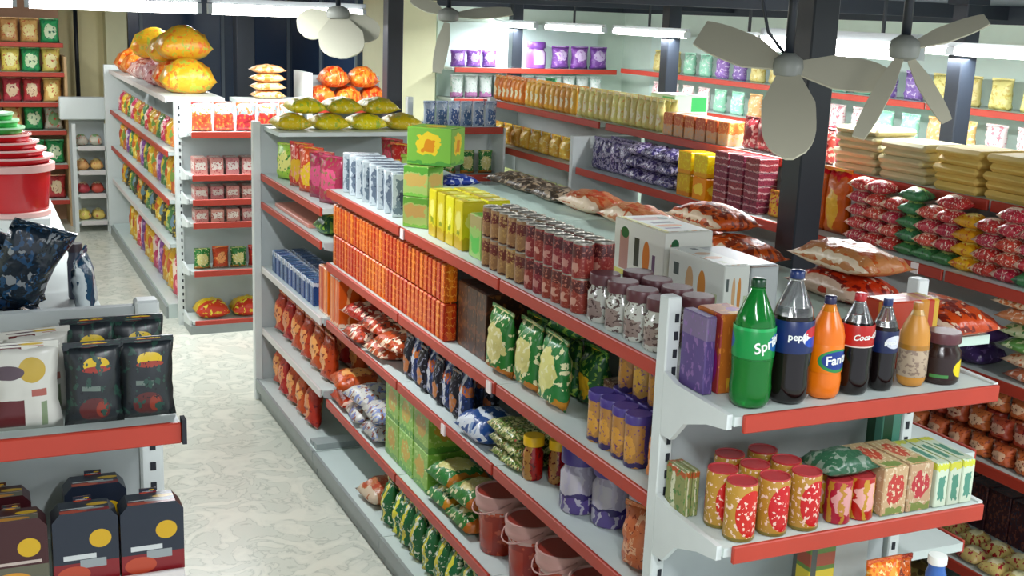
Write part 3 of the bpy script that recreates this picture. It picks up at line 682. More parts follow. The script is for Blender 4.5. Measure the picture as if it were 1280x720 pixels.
def bucket_proto():
    b = lathe_me([(.075, 0), (.078, .004), (.09, .2), (.094, .235), (.097, .24)], 28)
    rim = lathe_me([(.097, .19), (.101, .195), (.101, .215), (.098, .22), (.103, .235), (.103, .252), (.096, .254), (.093, .246)], 28, cap=False)
    lid = lathe_me([(.095, .246), (.09, .24), (.05, .238), (.001, .238)], 28)
    hd = tube_me([(-.102, 0, .235)]+[(-.102*math.cos(PI*i/10), -.115*math.sin(PI*i/10), .235-.06*math.sin(PI*i/10)) for i in range(1, 10)]+[(.102, 0, .235)], .003, 6)
    return Proto('paste_bucket', 'bucket', [('bucket_body', b, m_bucket, None), ('rim', rim, m_pinkrim, 'pale pink rim'), ('lid', lid, m_bucklid, 'recessed red lid'), ('handle', hd, m_pinkrim, None)], .254)
pbk = bucket_proto()
for i, y in enumerate((4.12, 3.83, 3.56, 3.3, 3.05)): put(pbk, (1.885, y, Z4+.0012), H90, 'red bucket with pale rim and recessed lid, %s from the green bags' % nth(i), 'red buckets on the fourth shelf')

# base shelf
ZB = .14
gy = pouchp(.12, .22, .09, m_gybag, 24, 'detergent_pouch')
row_y(gy, 1.78, ZB, 3.7, 5.2, 11, 'green and yellow pouch on the base shelf', 'green and yellow pouches on the base shelf', rows=3, rd=.12, jit=.02, ref='from the near post')
obp = flatp(.22, .22, .12, m_tanbag, 25)
put(obp, (1.83, 5.42, ZB+.0012), .5, 'orange bag on the base shelf beside the empty grey area'); put(obp, (2.07, 5.4, ZB+.0012), 1.5, 'orange bag on the base shelf against the back panel')

# far bay lower
pbb = carton('', .085, .1, .135, m_bluebox, 'blue_box')
row_y(pbb, 1.80, .90, 6.45, 7.45, 10, 'small dark blue box on the far middle shelf', 'dark blue boxes on the far middle shelf', rows=2, rd=.12)
prp = pouchp(.19, .26, .1, m_redpk, 26, 'red_pouch')
row_y(prp, 1.82, .49, 6.25, 7.55, 6, 'red pouch with orange oval on the far lower shelf', 'red pouches on the far lower shelf')
row_y(prp, 1.80, ZB, 6.5, 7.55, 5, 'red pouch on the far base shelf', 'red pouches on the far base shelf', jit=.02)
row_y(prp, 2.0, .49, 6.25, 7.55, 5, 'red pouch in the back of the far lower shelf', 'red pouches on the far lower shelf')

# ------------------------------------------------------------------ NEAR END UNIT: bottles
def text_part(txt, size, r, zc, ang, m, parent, name='brand_lettering', rot=0, shear=0):
    cu = bpy.data.curves.new('lettering', 'FONT'); cu.body = txt; cu.size = size; cu.align_x = 'CENTER'; cu.align_y = 'CENTER'; cu.extrude = .0006; cu.shear = shear; cu.offset = size*.018; cu.resolution_u = 3
    o = bpy.data.objects.new('tmp', cu); COL.objects.link(o)
    bpy.context.view_layer.update()
    me = bpy.data.meshes.new_from_object(o.evaluated_get(bpy.context.evaluated_depsgraph_get())); bpy.data.objects.remove(o)
    ca, sa = math.cos(rot), math.sin(rot)
    for v in me.vertices:
        x, y, z = v.co; x, y = x*ca-y*sa, x*sa+y*ca
        a = ang+x/r; rr = r+.0006+z
        v.co = (rr*math.sin(a), -rr*math.cos(a), zc+y)
    return link(name, me, m, parent)
def bottle(x, y, z, r, h, glass, liquid, level, capm, labm, lz, label, texts=(), shoulder=.72, waist=True, rz=0, solid=True):
    t = thing('drink_bottle', label, 'bottle', (x, y, z), rz)
    s = h*shoulder
    pr = [(r*.55, 0), (r*.8, .004), (r*.96, .02), (r, .05), (r*(.95 if waist else 1), s*.38), (r, s*.55), (r, s*.86), (r*.86, s), (r*.55, s+(h-s)*.4), (r*.32, s+(h-s)*.72), (r*.27, h-.022), (r*.27, h-.018)]
    if liquid and solid:
        lo_ = [q for q in pr if q[1] < level]
        hi_ = [q for q in pr if q[1] >= level]; f_ = (level-lo_[-1][1])/(hi_[0][1]-lo_[-1][1]); rl = lo_[-1][0]+(hi_[0][0]-lo_[-1][0])*f_
        link('bottle_body', lathe_me([(rl, level+.0005)]+hi_, 28, cap=False), glass, t)
        link('liquid', lathe_me(lo_+[(rl, level)], 28), liquid, t)
    else: link('bottle_body', lathe_me(pr, 28), glass, t)
    if liquid and not solid:
        lp = [(max(.001, q[0]-.003), max(.003, q[1])) for q in pr if q[1] < level]
        lp.append((lp[-1][0], level)); link('liquid', lathe_me(lp, 24), liquid, t)
    link('cap', lathe_me([(r*.34, h-.02), (r*.35, h-.018), (r*.35, h-.002), (r*.31, h)], 20), capm, t)
    link('neck_ring', lathe_me([(r*.3, h-.027), (r*.36, h-.026), (r*.36, h-.023), (r*.3, h-.022)], 20), glass, t)
    if labm: link('label_sleeve', lathe_me([(r*1.008, lz[0]), (r*1.02, lz[0]+.001), (r*1.02, lz[1]-.001), (r*1.008, lz[1])], 28, cap=False), labm, t)
    for (tx, sz, zc, ang, m, rot, sh) in texts: text_part(tx, sz, r*1.025, zc, ang, m, t, rot=rot, shear=sh)
    return t
greeng = mat('green_plastic', '#1f9a3e', .12, trans=.55); clearg = mat('clear_plastic', '#e6e9ea', .08, trans=.92)
cola = mat('cola_liquid', '#120b0b', .12); greenl = mat('green_drink', '#117a2a', .25, trans=.3)
wht = mat('print_white', '#eef1ec', .4); yel = mat('print_yellow', '#d9dc58', .4); pred = mat('print_red', '#c8202c', .4)
Y = 2.47; ZE = 1.5862
TA = .0
t = bottle(1.818, 2.455, ZE, .054, .335, greeng, greenl, .13, mat('dark_green_cap', '#123c22', .3), P('green_sleeve', '#178a43', [('oval', .75, .5, .22, .3, '#1f5fa0'), ('band', .9, 1, '#2aa65a')], vary=0), (.135, .215), 'large green plastic soda bottle, first bottle from left', [('Sprite', .038, .175, .15, wht, .35, .2)])
t = bottle(1.937, 2.455, ZE, .055, .35, clearg, cola, .235, mat('blue_cap', '#1c2f62', .3), P('cola_blue_sleeve', '#15295e', [('oval', .7, .5, .25, .32, '#dfe2ea'), ('oval', .7, .66, .2, .17, '#c02638'), ('oval', .7, .34, .2, .17, '#1f48b0')], vary=0), (.14, .225), 'large clear dark-cola bottle with blue cap and blue label', [('pepsi', .026, .185, -.35, wht, 0, 0)])
t = bottle(2.052, 2.455, ZE, .046, .275, mat('orange_plastic', '#e98a1c', .12, trans=.3), mat('orange_drink', '#e8740c', .3), .235, mat('navy_cap', '#27264a', .3), P('orange_sleeve', '#ea7a14', [('oval', .55, .45, .4, .42, '#2f8a4a'), ('oval', .55, .47, .33, .33, '#1f3b8a')], vary=0), (.075, .15), 'orange soda bottle with round green and blue logo', [('Fanta', .034, .112, .1, wht, .12, .1)])
t = bottle(2.156, 2.46, ZE, .045, .275, clearg, cola, .2, mat('red_cap', '#b02028', .3), P('cola_red_sleeve', '#b52a26', [('band', 0, .06, '#e8d8d0')], vary=0), (.135, .195), 'cola bottle with red label, right of the orange soda', [('Coca-Cola', .022, .165, .1, wht, .08, .35)])
t = bottle(2.252, 2.46, ZE, .037, .255, clearg, cola, .18, mat('blue_cap', '#1c2f62'), P('navy_sleeve', '#15224e', [('oval', .55, .5, .25, .3, '#d0d4de')], vary=0), (.11, .17), 'narrow dark bottle with navy label between cola and juice', [('pepsi', .018, .14, -.2, wht, 0, 0)])
t = bottle(2.365, 2.465, ZE, .04, .235, mat('amber_plastic', '#d2a45a', .15, trans=.25), mat('mango_drink', '#c98a34', .4), .2, mat('amber_cap', '#b2762a', .3), P('tan_sleeve', '#b8a48c', [('blot', 5, .55, '#8f7a6a'), ('band', .85, 1, '#a8762e')], vary=0), (.03, .12), 'amber juice bottle with greyish label, right of the dark bottle', waist=False)
pjd = jar(.052, .115, .03, mat('dark_paste', '#2a1713', .2), m_darklid, P('dark_jar_label', '#2c1c1a', [('oval', .72, .5, .24, .42, '#e6cf1c'), ('rect', .08, .4, .1, .25, '#4a8a4a')], vary=0), name='paste_jar')
put(pjd, (2.475, 2.47, ZE), 0, 'dark wide jar with maroon lid and yellow spot label')
put(carton('', .2, .09, .2, P('red_orange_carton', '#b0402c', [('oval', .4, .5, .14, .14, '#e0b09a'), ('side', .66, .8, '#c98a3c'), ('side', .9, 1, '#caa43c')], vary=0), 'wide_carton'), (2.47, 2.64, ZE), 0, 'red and orange carton standing behind the juice bottle')
put(carton('', .03, .12, .21, P('purple_carton', '#5c4a80', [('band', .7, 1, '#7a6a8a'), ('blot', 4, .6, '#8a6aa0')], vary=0), 'upright_carton'), (1.757, 2.615, ZE), 0, 'purple carton at the left end of the bottle shelf')
put(carton('', .095, .12, .215, P('orange_purple_carton', '#b0642e', [('side', .66, 1, '#9a3a3c'), ('oval', .7, .35, .22, .25, '#8a2a78'), ('rect', .3, .7, .0, .2, '#d8a838'), ('blot', 4, .62, '#c87a3a')], vary=0), 'upright_carton'), (1.832, 2.612, ZE), 0, 'orange and purple carton behind the green soda bottle')

# second end shelf z 1.23
ZF = 1.2312
m_snackcan = P('gold_red_can', '#b58a3c', [('oval', .55, .5, .34, .42, '#c22a26'), ('blot', 7, .6, '#e8c8b8'), ('band', 0, .06, '#7a6a2a')], vary=.05)
redlid = mat('red_lid', '#b23438', .35)
psc = can(.042, .155, m_snackcan, redlid, 'snack_can')
row_x(psc, 2.43, ZF, 1.75, 2.06, 3, 'gold can with red oval and red lid, second end shelf', 'gold and red cans on the end shelf', rows=2, rd=.09)
row_x(psc, 2.61, ZF, 1.83, 2.05, 2, 'gold and red can in the rearmost row, second end shelf', 'gold and red cans on the end shelf')
pgr = carton('', .022, .1, .13, P('green_cream_carton', '#8a8f5a', [('side', .3, .5, '#d4d4b4'), ('band', .85, 1, '#b05a34'), ('blot', 5, .6, '#4e7a3c')]), 'slim_carton')
for i in range(2): put(pgr, (1.738+.024*i, 2.63, ZF), 0, 'slim green and cream carton at the far left, second end shelf, %s' % ('against the post', 'next to the first can')[i])
prc = can(.036, .12, P('red_green_can', '#a8222a', [('oval', .5, .55, .35, .35, '#d8a09a'), ('stripes', 3, .3, '#b88a34')]), redlid, 'drink_can')
row_x(prc, 2.43, ZF, 2.085, 2.24, 2, 'red and gold can in the middle of the second end shelf', 'small red cans on the end shelf', rows=2, rd=.08)
put(flatp(.18, .14, .06, P('dark_green_pack', '#2c5a40', [('blot', 5, .55, '#7a8a7a')], film=True), 31), (2.15, 2.475, ZF+.126), .2, 'dark green pack lying on top of the small red cans')
ptc = carton('', .085, .2, .14, P('tan_red_carton', '#c0a27c', [('oval', .5, .55, .34, .3, '#b8423a'), ('blot', 6, .6, '#d8c8a8'), ('rect', .1, .9, .02, .18, '#7a8a4a')]), 'tan_carton')
row_x(ptc, 2.5, ZF, 2.25, 2.43, 2, 'tan carton with red print, second end shelf', 'tan and red cartons on the end shelf')
pwg = carton('', .045, .2, .13, P('white_green_carton', '#c6d2bc', [('band', .85, 1, '#c8ca4a'), ('rect', .25, .75, .15, .7, '#4f8a76')]), 'slim_carton')
row_x(pwg, 2.5, ZF, 2.44, 2.585, 3, 'slim white and green carton near the right end, second end shelf', 'white and green cartons on the end shelf')
put(carton('', .07, .07, .25, P('dark_green_carton', '#1f4a30', [('side', .55, 1, '#5a9a88'), ('band', .88, 1, '#b8923c')], vary=0), 'upright_carton'), (2.46, 2.65, ZF), 0, 'tall dark green carton behind the slim white and green cartons')
# third end shelf z .87
put(carton('', .09, .08, .26, P('green_yellow_carton', '#5c7a34', [('band', .3, .6, '#d0b83a'), ('band', .65, .8, '#a04a34'), ('side', 0, .25, '#4a4e48')], vary=0), 'upright_carton'), (2.18, 2.57, .8712), 0, 'tall green and yellow carton on the third end shelf')
put(pouchp(.13, .17, .07, m_orlite, 33), (2.38, 2.5, .8712), 0, 'orange pouch on the third end shelf')
put(jar(.03, .15, .025, P('blue_white_label', '#3c6aa8', [('band', .3, .6, '#e2e8ee')]), wht, name='small_bottle', cat='bottle'), (2.545, 2.46, .8712), 0, 'small blue bottle with white cap at the right of the third end shelf')
put(pouchp(.09, .15, .06, m_orbag, 35), (2.47, 2.53, .8712), 0, 'small red-brown pouch beside the blue bottle')

# ------------------------------------------------------------------ LEFT FRONT END UNIT
m_whitepk = P('white_meat_pack', '#c9c8bf', [('oval', .62, .72, .18, .14, '#b79a3c'), ('oval', .3, .7, .22, .08, '#54444c'), ('rect', .12, .5, .06, .38, '#5a1c20'), ('rect', .6, .8, .42, .5, '#a05a50'), ('rect', .72, .8, .05, .35, '#7a8a6a')], vary=.02)
m_blackfood = P('black_food_pack', '#23282c', [('oval', .55, .76, .22, .09, '#d6b52c'), ('oval', .55, .7, .24, .04, '#9a3a2a'), ('oval', .5, .2, .26, .15, '#5c2a28'), ('oval', .62, .2, .1, .1, '#8c3c2c'), ('rect', .3, .6, .44, .5, '#6c7a72'), ('blot', 5, .6, '#2c4a40'), ('blot', 9, .66, '#15181c')], vary=.04)
ZL = 1.5862
pw = pouchp(.16, .2, .05, m_whitepk, 41, 'white_pouch'); pk = pouchp(.135, .185, .06, m_blackfood, 42, 'black_pouch')
pkc = Proto('black_pouch', 'bag', [('pouch_body', pouch_me(.13, .19, .05, 43, crimp=.03), m_blackfood, None), ('top_seal', box_me(-.063, .063, -.003, .003, .178, .196), m_blackfood, None)], .19)
put(pw, (.095, 2.82, ZL), 0, 'white pouch with dark red window, left front unit'); put(pw, (-.07, 2.82, ZL), 0, 'white pouch at the photo\'s left edge, left front unit')
put(pw, (.13, 2.93, ZL), .2, 'white pouch standing behind the front white pouch')
put(pkc, (.245, 2.82, ZL), 0, 'black pouch with yellow oval beside the white pouch, left front unit')
put(pkc, (.365, 2.83, ZL), 0, 'black pouch with yellow oval nearest the right post, left front unit')
for i, x in enumerate((.25, .36)): put(pkc, (x, 2.95, ZL+.0), .0, 'black pouch in the back row, %s' % ('behind the left black pouch', 'behind the right black pouch')[i], None, scale=(1, 1, 1.12))
ZL2 = 1.2162
def foodbox(m, key):
    w, d, h = .145, .07, .175
    bm = bmesh.new(); prof = [(-w/2, 0), (w/2, 0), (w/2, h*.88), (w/2-.018, h), (-w/2+.018, h), (-w/2, h*.88)]
    A = [bm.verts.new((a, -d/2, b)) for a, b in prof]; B = [bm.verts.new((a, d/2, b)) for a, b in prof]
    bm.faces.new(A); bm.faces.new(B[::-1])
    for i in range(6): bm.faces.new((A[i], B[i], B[(i+1) % 6], A[(i+1) % 6]))
    return Proto('black_carton', 'box', [('box_body', fin(bm), m, None), ('hang_tab', box_me(-.02, .02, d/2-.003, d/2, h, h+.012), m, None)], h)
mb1 = P('black_carton_print', '#1e2634', [('band', 0, .28, '#7c1f24'), ('oval', .72, .6, .17, .13, '#c8a02c'), ('rect', .15, .65, .33, .4, '#c4c8c8'), ('rect', .4, .8, .2, .32, '#8f9698'), ('oval', .3, .12, .25, .12, '#b04a34')], vary=.05)
mb2 = P('maroon_carton_print', '#3c161a', [('band', .0, .35, '#5c5a4a'), ('oval', .45, .15, .3, .12, '#c98a34'), ('oval', .72, .6, .17, .13, '#c8a02c'), ('rect', .1, .9, .38, .42, '#b8a8a0'), ('oval', .15, .7, .12, .2, '#1c2c2c')], vary=.05)
f1, f2 = foodbox(mb1, 1), foodbox(mb2, 2)
put(f2, (.055, 2.80, ZL2), 0, 'maroon and black carton at lower left front'); put(f1, (.21, 2.80, ZL2), 0, 'navy and red carton in the middle of the lower left shelf'); put(f1, (.36, 2.80, ZL2), 0, 'navy and red carton nearest the floor aisle, lower left shelf')
put(f2, (.03, 2.97, ZL2), 0, 'dark maroon carton standing at the back of the lower left shelf', scale=(1, 1, .95)); put(f1, (.25, 2.97, ZL2), 0, 'dark navy carton at the back, below the red rail', scale=(1, 1, .98)); put(f2, (-.1, 2.80, ZL2), 0, 'maroon carton mostly outside the photo at lower left')
# top of the left unit: navy bags, tubs, bottle
m_navybag = P('navy_crinkle_bag', '#16222f', [('blot', 4, .62, '#8d9296'), ('blot', 7, .58, '#24456a')], film=True, rough=.22)
nb = [flatp(.24, .28, .13, m_navybag, 50), flatp(.2, .26, .12, m_navybag, 51)]
nbp = pouchp(.17, .22, .09, m_navybag, 52, 'navy_pouch')
for t in range(2):
    for i in range(4 if t == 0 else 2):
        for x in ((-.16, .08) if t == 0 else (-.13, .07)):
            put(nb[(i+t) % 2], (x, 3.27+.29*i+t*.05, 1.6312+t*.132), (i%2)*.3, 'crinkled navy bag in the left heap, %s layer, %s from the panel, %s side' % (('lower', 'upper')[t], nth(i), 'aisle' if x > 0 else 'wall'), 'heap of navy bags on the left unit')
for i in range(2): put(nb[i], (-.06, 3.42+.29*i, 1.878), .3*i, 'crinkled navy bag at the very top of the left heap, %s' % ('nearest the panel', 'further back')[i], 'heap of navy bags on the left unit')
put(nbp, (.08, 3.2, 1.80), .4, 'navy pouch leaning out of the heap towards the aisle', tilt=(.4, .35))
put(jar(.024, .15, .025, mat('smoked_bottle', '#4a4e5c', .2), mat('smoked_cap', '#3c3038', .4), name='small_bottle', cat='bottle'), (.30, 3.9, 1.6312), 0, 'small dark grey bottle at the right edge of the navy heap')
put(pouchp(.12, .17, .06, P('teal_white_bag', '#1c4a68', [('stripes', 2, .3, '#d8e2e4')], film=True), 53), (.30, 3.55, 1.68), 1.2, 'teal and white pouch leaning on the navy heap', tilt=(0, -.25))
def tub(m, rimm, r0, h, stack, label, name='plastic_tub', x=.16, y=4.95, z=1.7312):
    t = thing(name, label, 'tub', (x, y, z))
    link('tub_body', lathe_me([(r0*.82, 0), (r0*.86, .006), (r0*.96, h*.93), (r0*.97, h)], 32), m, t)
    link('rim', lathe_me([(r0*.97, h-.03), (r0*1.05, h-.028), (r0*1.06, h-.002), (r0*.98, h)], 32, cap=False), rimm, t)
    link('foot_ring', lathe_me([(r0*.86, .0), (r0*.92, .001), (r0*.92, .018), (r0*.87, .022)], 32, cap=False), rimm, t)
    return t
put(carton('', .26, .26, .099, P('white_carton', '#dfe3e0', [('blot', 4, .7, '#b8c0c4')], vary=0), 'white_carton', flap=False), (.16, 4.95, 1.6312), 0, 'low white carton under the red tub')
redp = mat('red_plastic', '#c4242a', .18); pinkr = mat('pale_pink_plastic', '#dfb4ae', .35); grp = mat('bright_green_plastic', '#35b04c', .3)
tub(redp, pinkr, .155, .2, 0, 'glossy red plastic tub with pale rim, bottom of the stack')
zz = 1.9325
for i in range(4):
    t = thing('plastic_tray', 'red plastic tray in the tub stack, %s above the red tub' % nth(i), 'tray', (.165-.012*i, 4.95, zz), 0, 'stacked red trays')
    rr = .152-.013*i
    link('tray_body', lathe_me([(rr*.9, 0), (rr, .022), (rr*1.0, .026)], 28), redp, t); link('rim', lathe_me([(rr, .018), (rr*1.03, .0185), (rr*1.03, .0255), (rr, .026)], 28, cap=False), pinkr, t)
    zz += .0275
for i in range(3):
    rr = .1-.012*i; t = thing('plastic_tray', 'bright green tray on top of the red trays, %s one' % ('lowest', 'middle', 'topmost')[i], 'tray', (.12-.006*i, 4.95, zz), 0, 'stacked green trays')
    link('tray_body', lathe_me([(rr*.92, 0), (rr, .02), (rr, .024)], 28), grp, t); link('rim', lathe_me([(rr, .016), (rr*1.03, .0165), (rr*1.03, .0235), (rr, .024)], 28, cap=False), mat('pale_green_plastic', '#a8dcb0', .35), t)
    zz += .0255

# ------------------------------------------------------------------ RIGHT UNIT
Z5 = 1.6
m_pursil = P('purple_silver_bag', '#4a4078', [('blot', 6, .5, '#b8b0c8'), ('blot', 9, .58, '#2a2444')], film=True)
ps = pouchp(.13, .2, .07, m_pursil, 60, 'purple_pouch'); psf = flatp(.2, .2, .075, m_pursil, 61)
row_y(ps, 3.7, Z5, 6.38, 6.84, 4, 'upright purple and silver pouch, right unit upper shelf', 'upright purple pouches on the right unit', rows=2, rd=.12)
for t in range(3):
    for i in range(3): put(psf, (3.74, 5.92+.18*i, Z5+.0012+t*.075), i*.5+t, 'purple and silver bag in the heap, %s layer, %s from the yellow boxes' % (('bottom', 'middle', 'top')[t], nth(i)), 'heap of purple bags on the right unit')
myb = P('yellow_square_box', '#e0b82a', [('blot', 4, .56, '#e8d23a'), ('band', .0, .2, '#d9922a')]); myo = P('yellow_orange_box', '#e88a24', [('oval', .5, .5, .35, .3, '#f0c84a')])
ybx = carton('', .13, .15, .12, myb, 'yellow_box'); yob = carton('', .13, .15, .12, myo, 'yellow_box')
for i, y in enumerate((5.5, 5.66)):
    put(yob if i == 0 else ybx, (3.70, y, Z5+.0012), H90, '%s square box on the right unit, lower %s' % (('orange', 'yellow')[i], ('near', 'far')[i])); put(ybx, (3.70, y, Z5+.125), H90, 'yellow square box stacked on another, %s one, right unit' % ('near', 'far')[i])
mdp = P('maroon_box', '#8c3a48', [('rows', 2, .22, '#caa0a0'), ('blot', 7, .58, '#5c1c2c')])
dpx = carton('', .12, .12, .07, mdp, 'maroon_box')
row_y(dpx, 3.70, Z5, 4.98, 5.4, 3, 'flat maroon box, right unit', 'stacked maroon boxes on the right unit', tiers=4)
ylr = pouchp(.1, .13, .06, P('yellow_red_pouch', '#e0b444', [('blot', 5, .55, '#c83c34')], film=True), 63)
row_y(ylr, 3.70, Z5, 4.78, 4.95, 2, 'small yellow and red pouch, right unit', 'small yellow and red pouches')
put(jar(.045, .24, .04, P('teal_blue_bottle', '#3f8aa8', [('band', .2, .6, '#5c78c0'), ('band', .7, 1, '#8fc8c4')]), mat('teal_cap', '#5aa8a4', .4), name='teal_bottle', cat='bottle'), (3.70, 4.7, Z5+.0012), H90, 'teal and blue tall bottle left of the thick column')
tob = pouchp(.16, .3, .1, P('tall_orange_bag', '#e07a24', [('oval', .5, .4, .25, .3, '#f0c040'), ('band', .9, 1, '#d8482a')], film=True), 64, 'tall_pouch')
put(tob, (3.71, 4.45, Z5+.0012), H90, 'tall orange bag with yellow oval, right of the thick column')
put(tob, (3.71, 4.6, Z5+.0012), H90, 'tall orange bag with yellow oval, hidden behind the thick column')
mred = P('red_white_noodle_pack', '#c23a3e', [('oval', .5, .5, .3, .3, '#e8ccb4'), ('side', 0, .2, '#e0b89c'), ('blot', 6, .56, '#a8222a'), ('blot', 9, .6, '#ecd8c4')], film=True)
mgrn = P('green_noodle_pack', '#3f7a48', [('oval', .5, .5, .3, .3, '#b8c87a'), ('blot', 6, .6, '#2a4a34')], film=True)
morr = P('yellow_noodle_pack', '#e0a434', [('oval', .5, .5, .3, .3, '#f0dc7a'), ('blot', 6, .6, '#c85a2c')], film=True)
npk = [flatp(.13, .1, .058, mm, 70+i, 'noodle_packet', 'packet') for i, mm in enumerate((mred, mgrn, morr))]
pat = [0, 0, 0, 1, 0, 0, 2, 0, 0, 0, 1, 0]
for c in range(12):
    y = 4.27-.11*c; n = (5, 5, 4, 5, 4, 5, 4, 4, 5, 4, 4, 4)[c]
    for t in range(n):
        k = 0 if pat[c] == 0 and not (t == 0 and c in (4, 5, 9)) else (pat[c] or 1)
        put(npk[k], (3.70, y, Z5+.0012+t*.0585), H90+random.uniform(-.06, .06), '%s noodle packet, %s layer of the %s pile right of the tall orange bag' % (('red', 'green', 'yellow')[k], nth(t), nth(c)), 'piles of noodle packets on the right unit')
gpt = flatp(.2, .16, .06, mgrn, 74, 'green_packet', 'packet')
for i in range(4): put(gpt, (3.92, 3.5+.28*i, Z5+.0012), i*.3, 'green flat packet behind the red noodle piles, %s from the near end' % nth(i), 'green packets behind the noodle piles'); put(gpt, (3.92, 3.5+.28*i, Z5+.063), i*.4, 'green flat packet in the upper layer behind the noodle piles, %s from near' % nth(i), 'green packets behind the noodle piles')
# upper shelf
Z6 = 1.88
for nm, cc, y0, y1, n, lbc in (('orange_pack', '#e8843c', 8.3, 8.85, 7, 'orange'), ('amber_pack', '#edb450', 7.45, 8.27, 10, 'amber yellow'), ('cream_pack', '#e6dc8c', 6.3, 7.42, 14, 'cream yellow')):
    pm = P(nm+'_print', cc, [('side', 0, .14, '#d8a45c'), ('oval', .5, .4, .28, .2, '#f4ecc8'), ('blot', 5, .66, '#e8a860')])
    pq = pouchp(.075, .19, .05, pm, 80, 'upright_packet', 'packet')
    row_y(pq, 3.87, Z6, y0, y1, n, lbc+' upright packet on the high right shelf', lbc+' packets on the high right shelf', rows=1)
    row_y(pq, 3.96, Z6, y0, y1, n, lbc+' upright packet behind the front row', lbc+' packets on the high right shelf', rows=1)
m_redor = P('red_orange_box', '#cc6a3c', [('band', 0, .5, '#c8a484'), ('blot', 5, .58, '#e0a05c')]); prx = carton('', .1, .14, .13, m_redor, 'small_carton')
row_y(prx, 3.9, Z6, 5.55, 6.25, 6, 'orange-red carton on the high right shelf', 'orange-red cartons on the high right shelf')
m_pinkp = P('crimson_pack', '#b8444c', [('blot', 5, .54, '#e0b8b0'), ('oval', .5, .5, .3, .25, '#7a2434')], film=True)
ppk = pouchp(.13, .17, .08, m_pinkp, 82, 'crimson_pouch')
row_y(ppk, 3.9, Z6, 4.75, 5.5, 6, 'crimson and cream pouch left of the flatbreads', 'crimson pouches on the high right shelf', rows=2, rd=.12)
m_wheat = mat('wheat_flatbread', '#c9bf94', .7, vary=.14); m_yelfl = mat('yellow_flatbread', '#ddbe66', .6, vary=.14)
fb = pr1('flatbread_pack', 'bread', box_me(-.13, .13, -.145, .145, 0, .034, .014), m_wheat, .034); fy = pr1('flatbread_pack', 'bread', box_me(-.14, .14, -.13, .13, 0, .036, .015), m_yelfl, .036); fb.snap = fy.snap = True
for s, y in enumerate((4.52, 4.2)):
    for t in range(6-s): put(fb, (3.96+.01*(t % 2), y+.012*(t % 3), Z6+.0012+t*.035), random.uniform(-.25, .25), 'pale wheat flatbread pack, %s layer, pile %s' % (nth(t), ('nearer the thick column', 'nearer the yellow flatbreads')[s]), 'piles of pale flatbread')
for s, y in enumerate((3.86, 3.57, 3.28)):
    for t in range(5): put(fy, (3.96+.01*(t % 2), y+.01*(t % 3), Z6+.0012+t*.037), random.uniform(-.25, .25), 'yellow flatbread pack, %s layer of the %s yellow pile from the pale flatbread' % (nth(t), nth(s)), 'piles of yellow flatbread')
put(carton('', .3, .25, .2, P('white_green_big_carton', '#c4dcc0', [('rect', .5, .95, .5, .95, '#3fae5c'), ('band', 0, .1, '#e8d8c8')], vary=0), 'big_carton'), (4.25, 6.75, Z6+.0012), H90, 'white and green carton on the high right shelf behind cream packets')
put(pouchp(.2, .18, .1, P('mint_green_bag', '#4cc08a', [('blot', 4, .58, '#a8e0b0')], film=True), 86), (4.28, 8.7, Z6+.0012), H90, 'mint green bag behind the orange packets, high right shelf')
# second shelf right and below
m_purp = P('deep_purple_bag', '#43305f', [('blot', 5, .6, '#7a6498')], film=True)
pf = flatp(.18, .18, .09, m_purp, 87)
for i in range(2):
    for t in range(2): put(pf, (3.72, 3.52+.17*i, 1.2412+t*.09), i+t, 'deep purple bag on the right unit, %s %s' % (('near', 'far')[i], ('lower', 'upper')[t]), 'deep purple bags on the right unit')
mfl = [P('flat_%d' % i, c, [('blot', 5, .56, d)], film=True) for i, (c, d) in enumerate((('#d88a5c', '#f0dcc8'), ('#e8c8a8', '#c86a3c'), ('#5f9a4c', '#d8e0b0'), ('#c8d0a0', '#4a8a44')))]
nm4 = ['salmon', 'cream', 'green', 'pale green']
for t in range(6):
    for i in range(2):
        k = (t+i) % 4 if t > 1 else t
        put(flatp(.2, .2, .055, mfl[k], 88+t, 'flat_packet', 'packet'), (3.73, 3.2+.02*t-.23*i+.01, 1.2412+t*.0545), t*.1, '%s flat packet, %s layer of the %s pile near the right photo edge' % (nm4[k], nth(t), ('left', 'right')[i]), 'piles of flat packets on the right unit')
for i in range(6): put(bags[1], (3.86, 4.1+.46*i, 1.2412), .1, 'orange snack bag on the second shelf of the right unit, %s from near' % nth(i), 'orange bags on the right second shelf')
m_orr = P('orange_roll_pack', '#cc6440', [('oval', .5, .5, .32, .24, '#eab898'), ('blot', 5, .62, '#8c2c20')], film=True)
orp = pouchp(.11, .085, .08, m_orr, 95, 'orange_pouch', seal=False)
for q in range(3):
    for i in range(7): put(orp, (3.66+.09*q, 3.03+.118*i, .8912), H90, 'orange rounded pouch, %s row, %s from the near end, right third shelf' % (('front', 'middle', 'back')[q], nth(i)), 'orange pouches on the right third shelf')
for q in range(2):
    for i in range(6): put(orp, (3.70+.09*q, 3.09+.118*i, .977), H90, 'orange rounded pouch in the second layer, %s row, %s from near, third shelf' % (('front', 'back')[q], nth(i)), 'orange pouches on the right third shelf')
for i in range(6): put(orp, (3.75, 3.05+.118*i, 1.063), H90, 'orange rounded pouch on the top layer, %s from near, right third shelf' % nth(i), 'orange pouches on the right third shelf')
m_lil = P('lilac_bag', '#5a4488', [('blot', 4, .56, '#a890c0')], film=True)
put(pouchp(.12, .15, .07, m_lil, 96), (3.68, 3.92, .8912), H90, 'lilac pouch at the far end of the orange pouches')
m_creamr = P('cream_red_pack', '#d8c078', [('blot', 5, .57, '#b02c34'), ('oval', .5, .5, .3, .25, '#f0e4b8')], film=True)
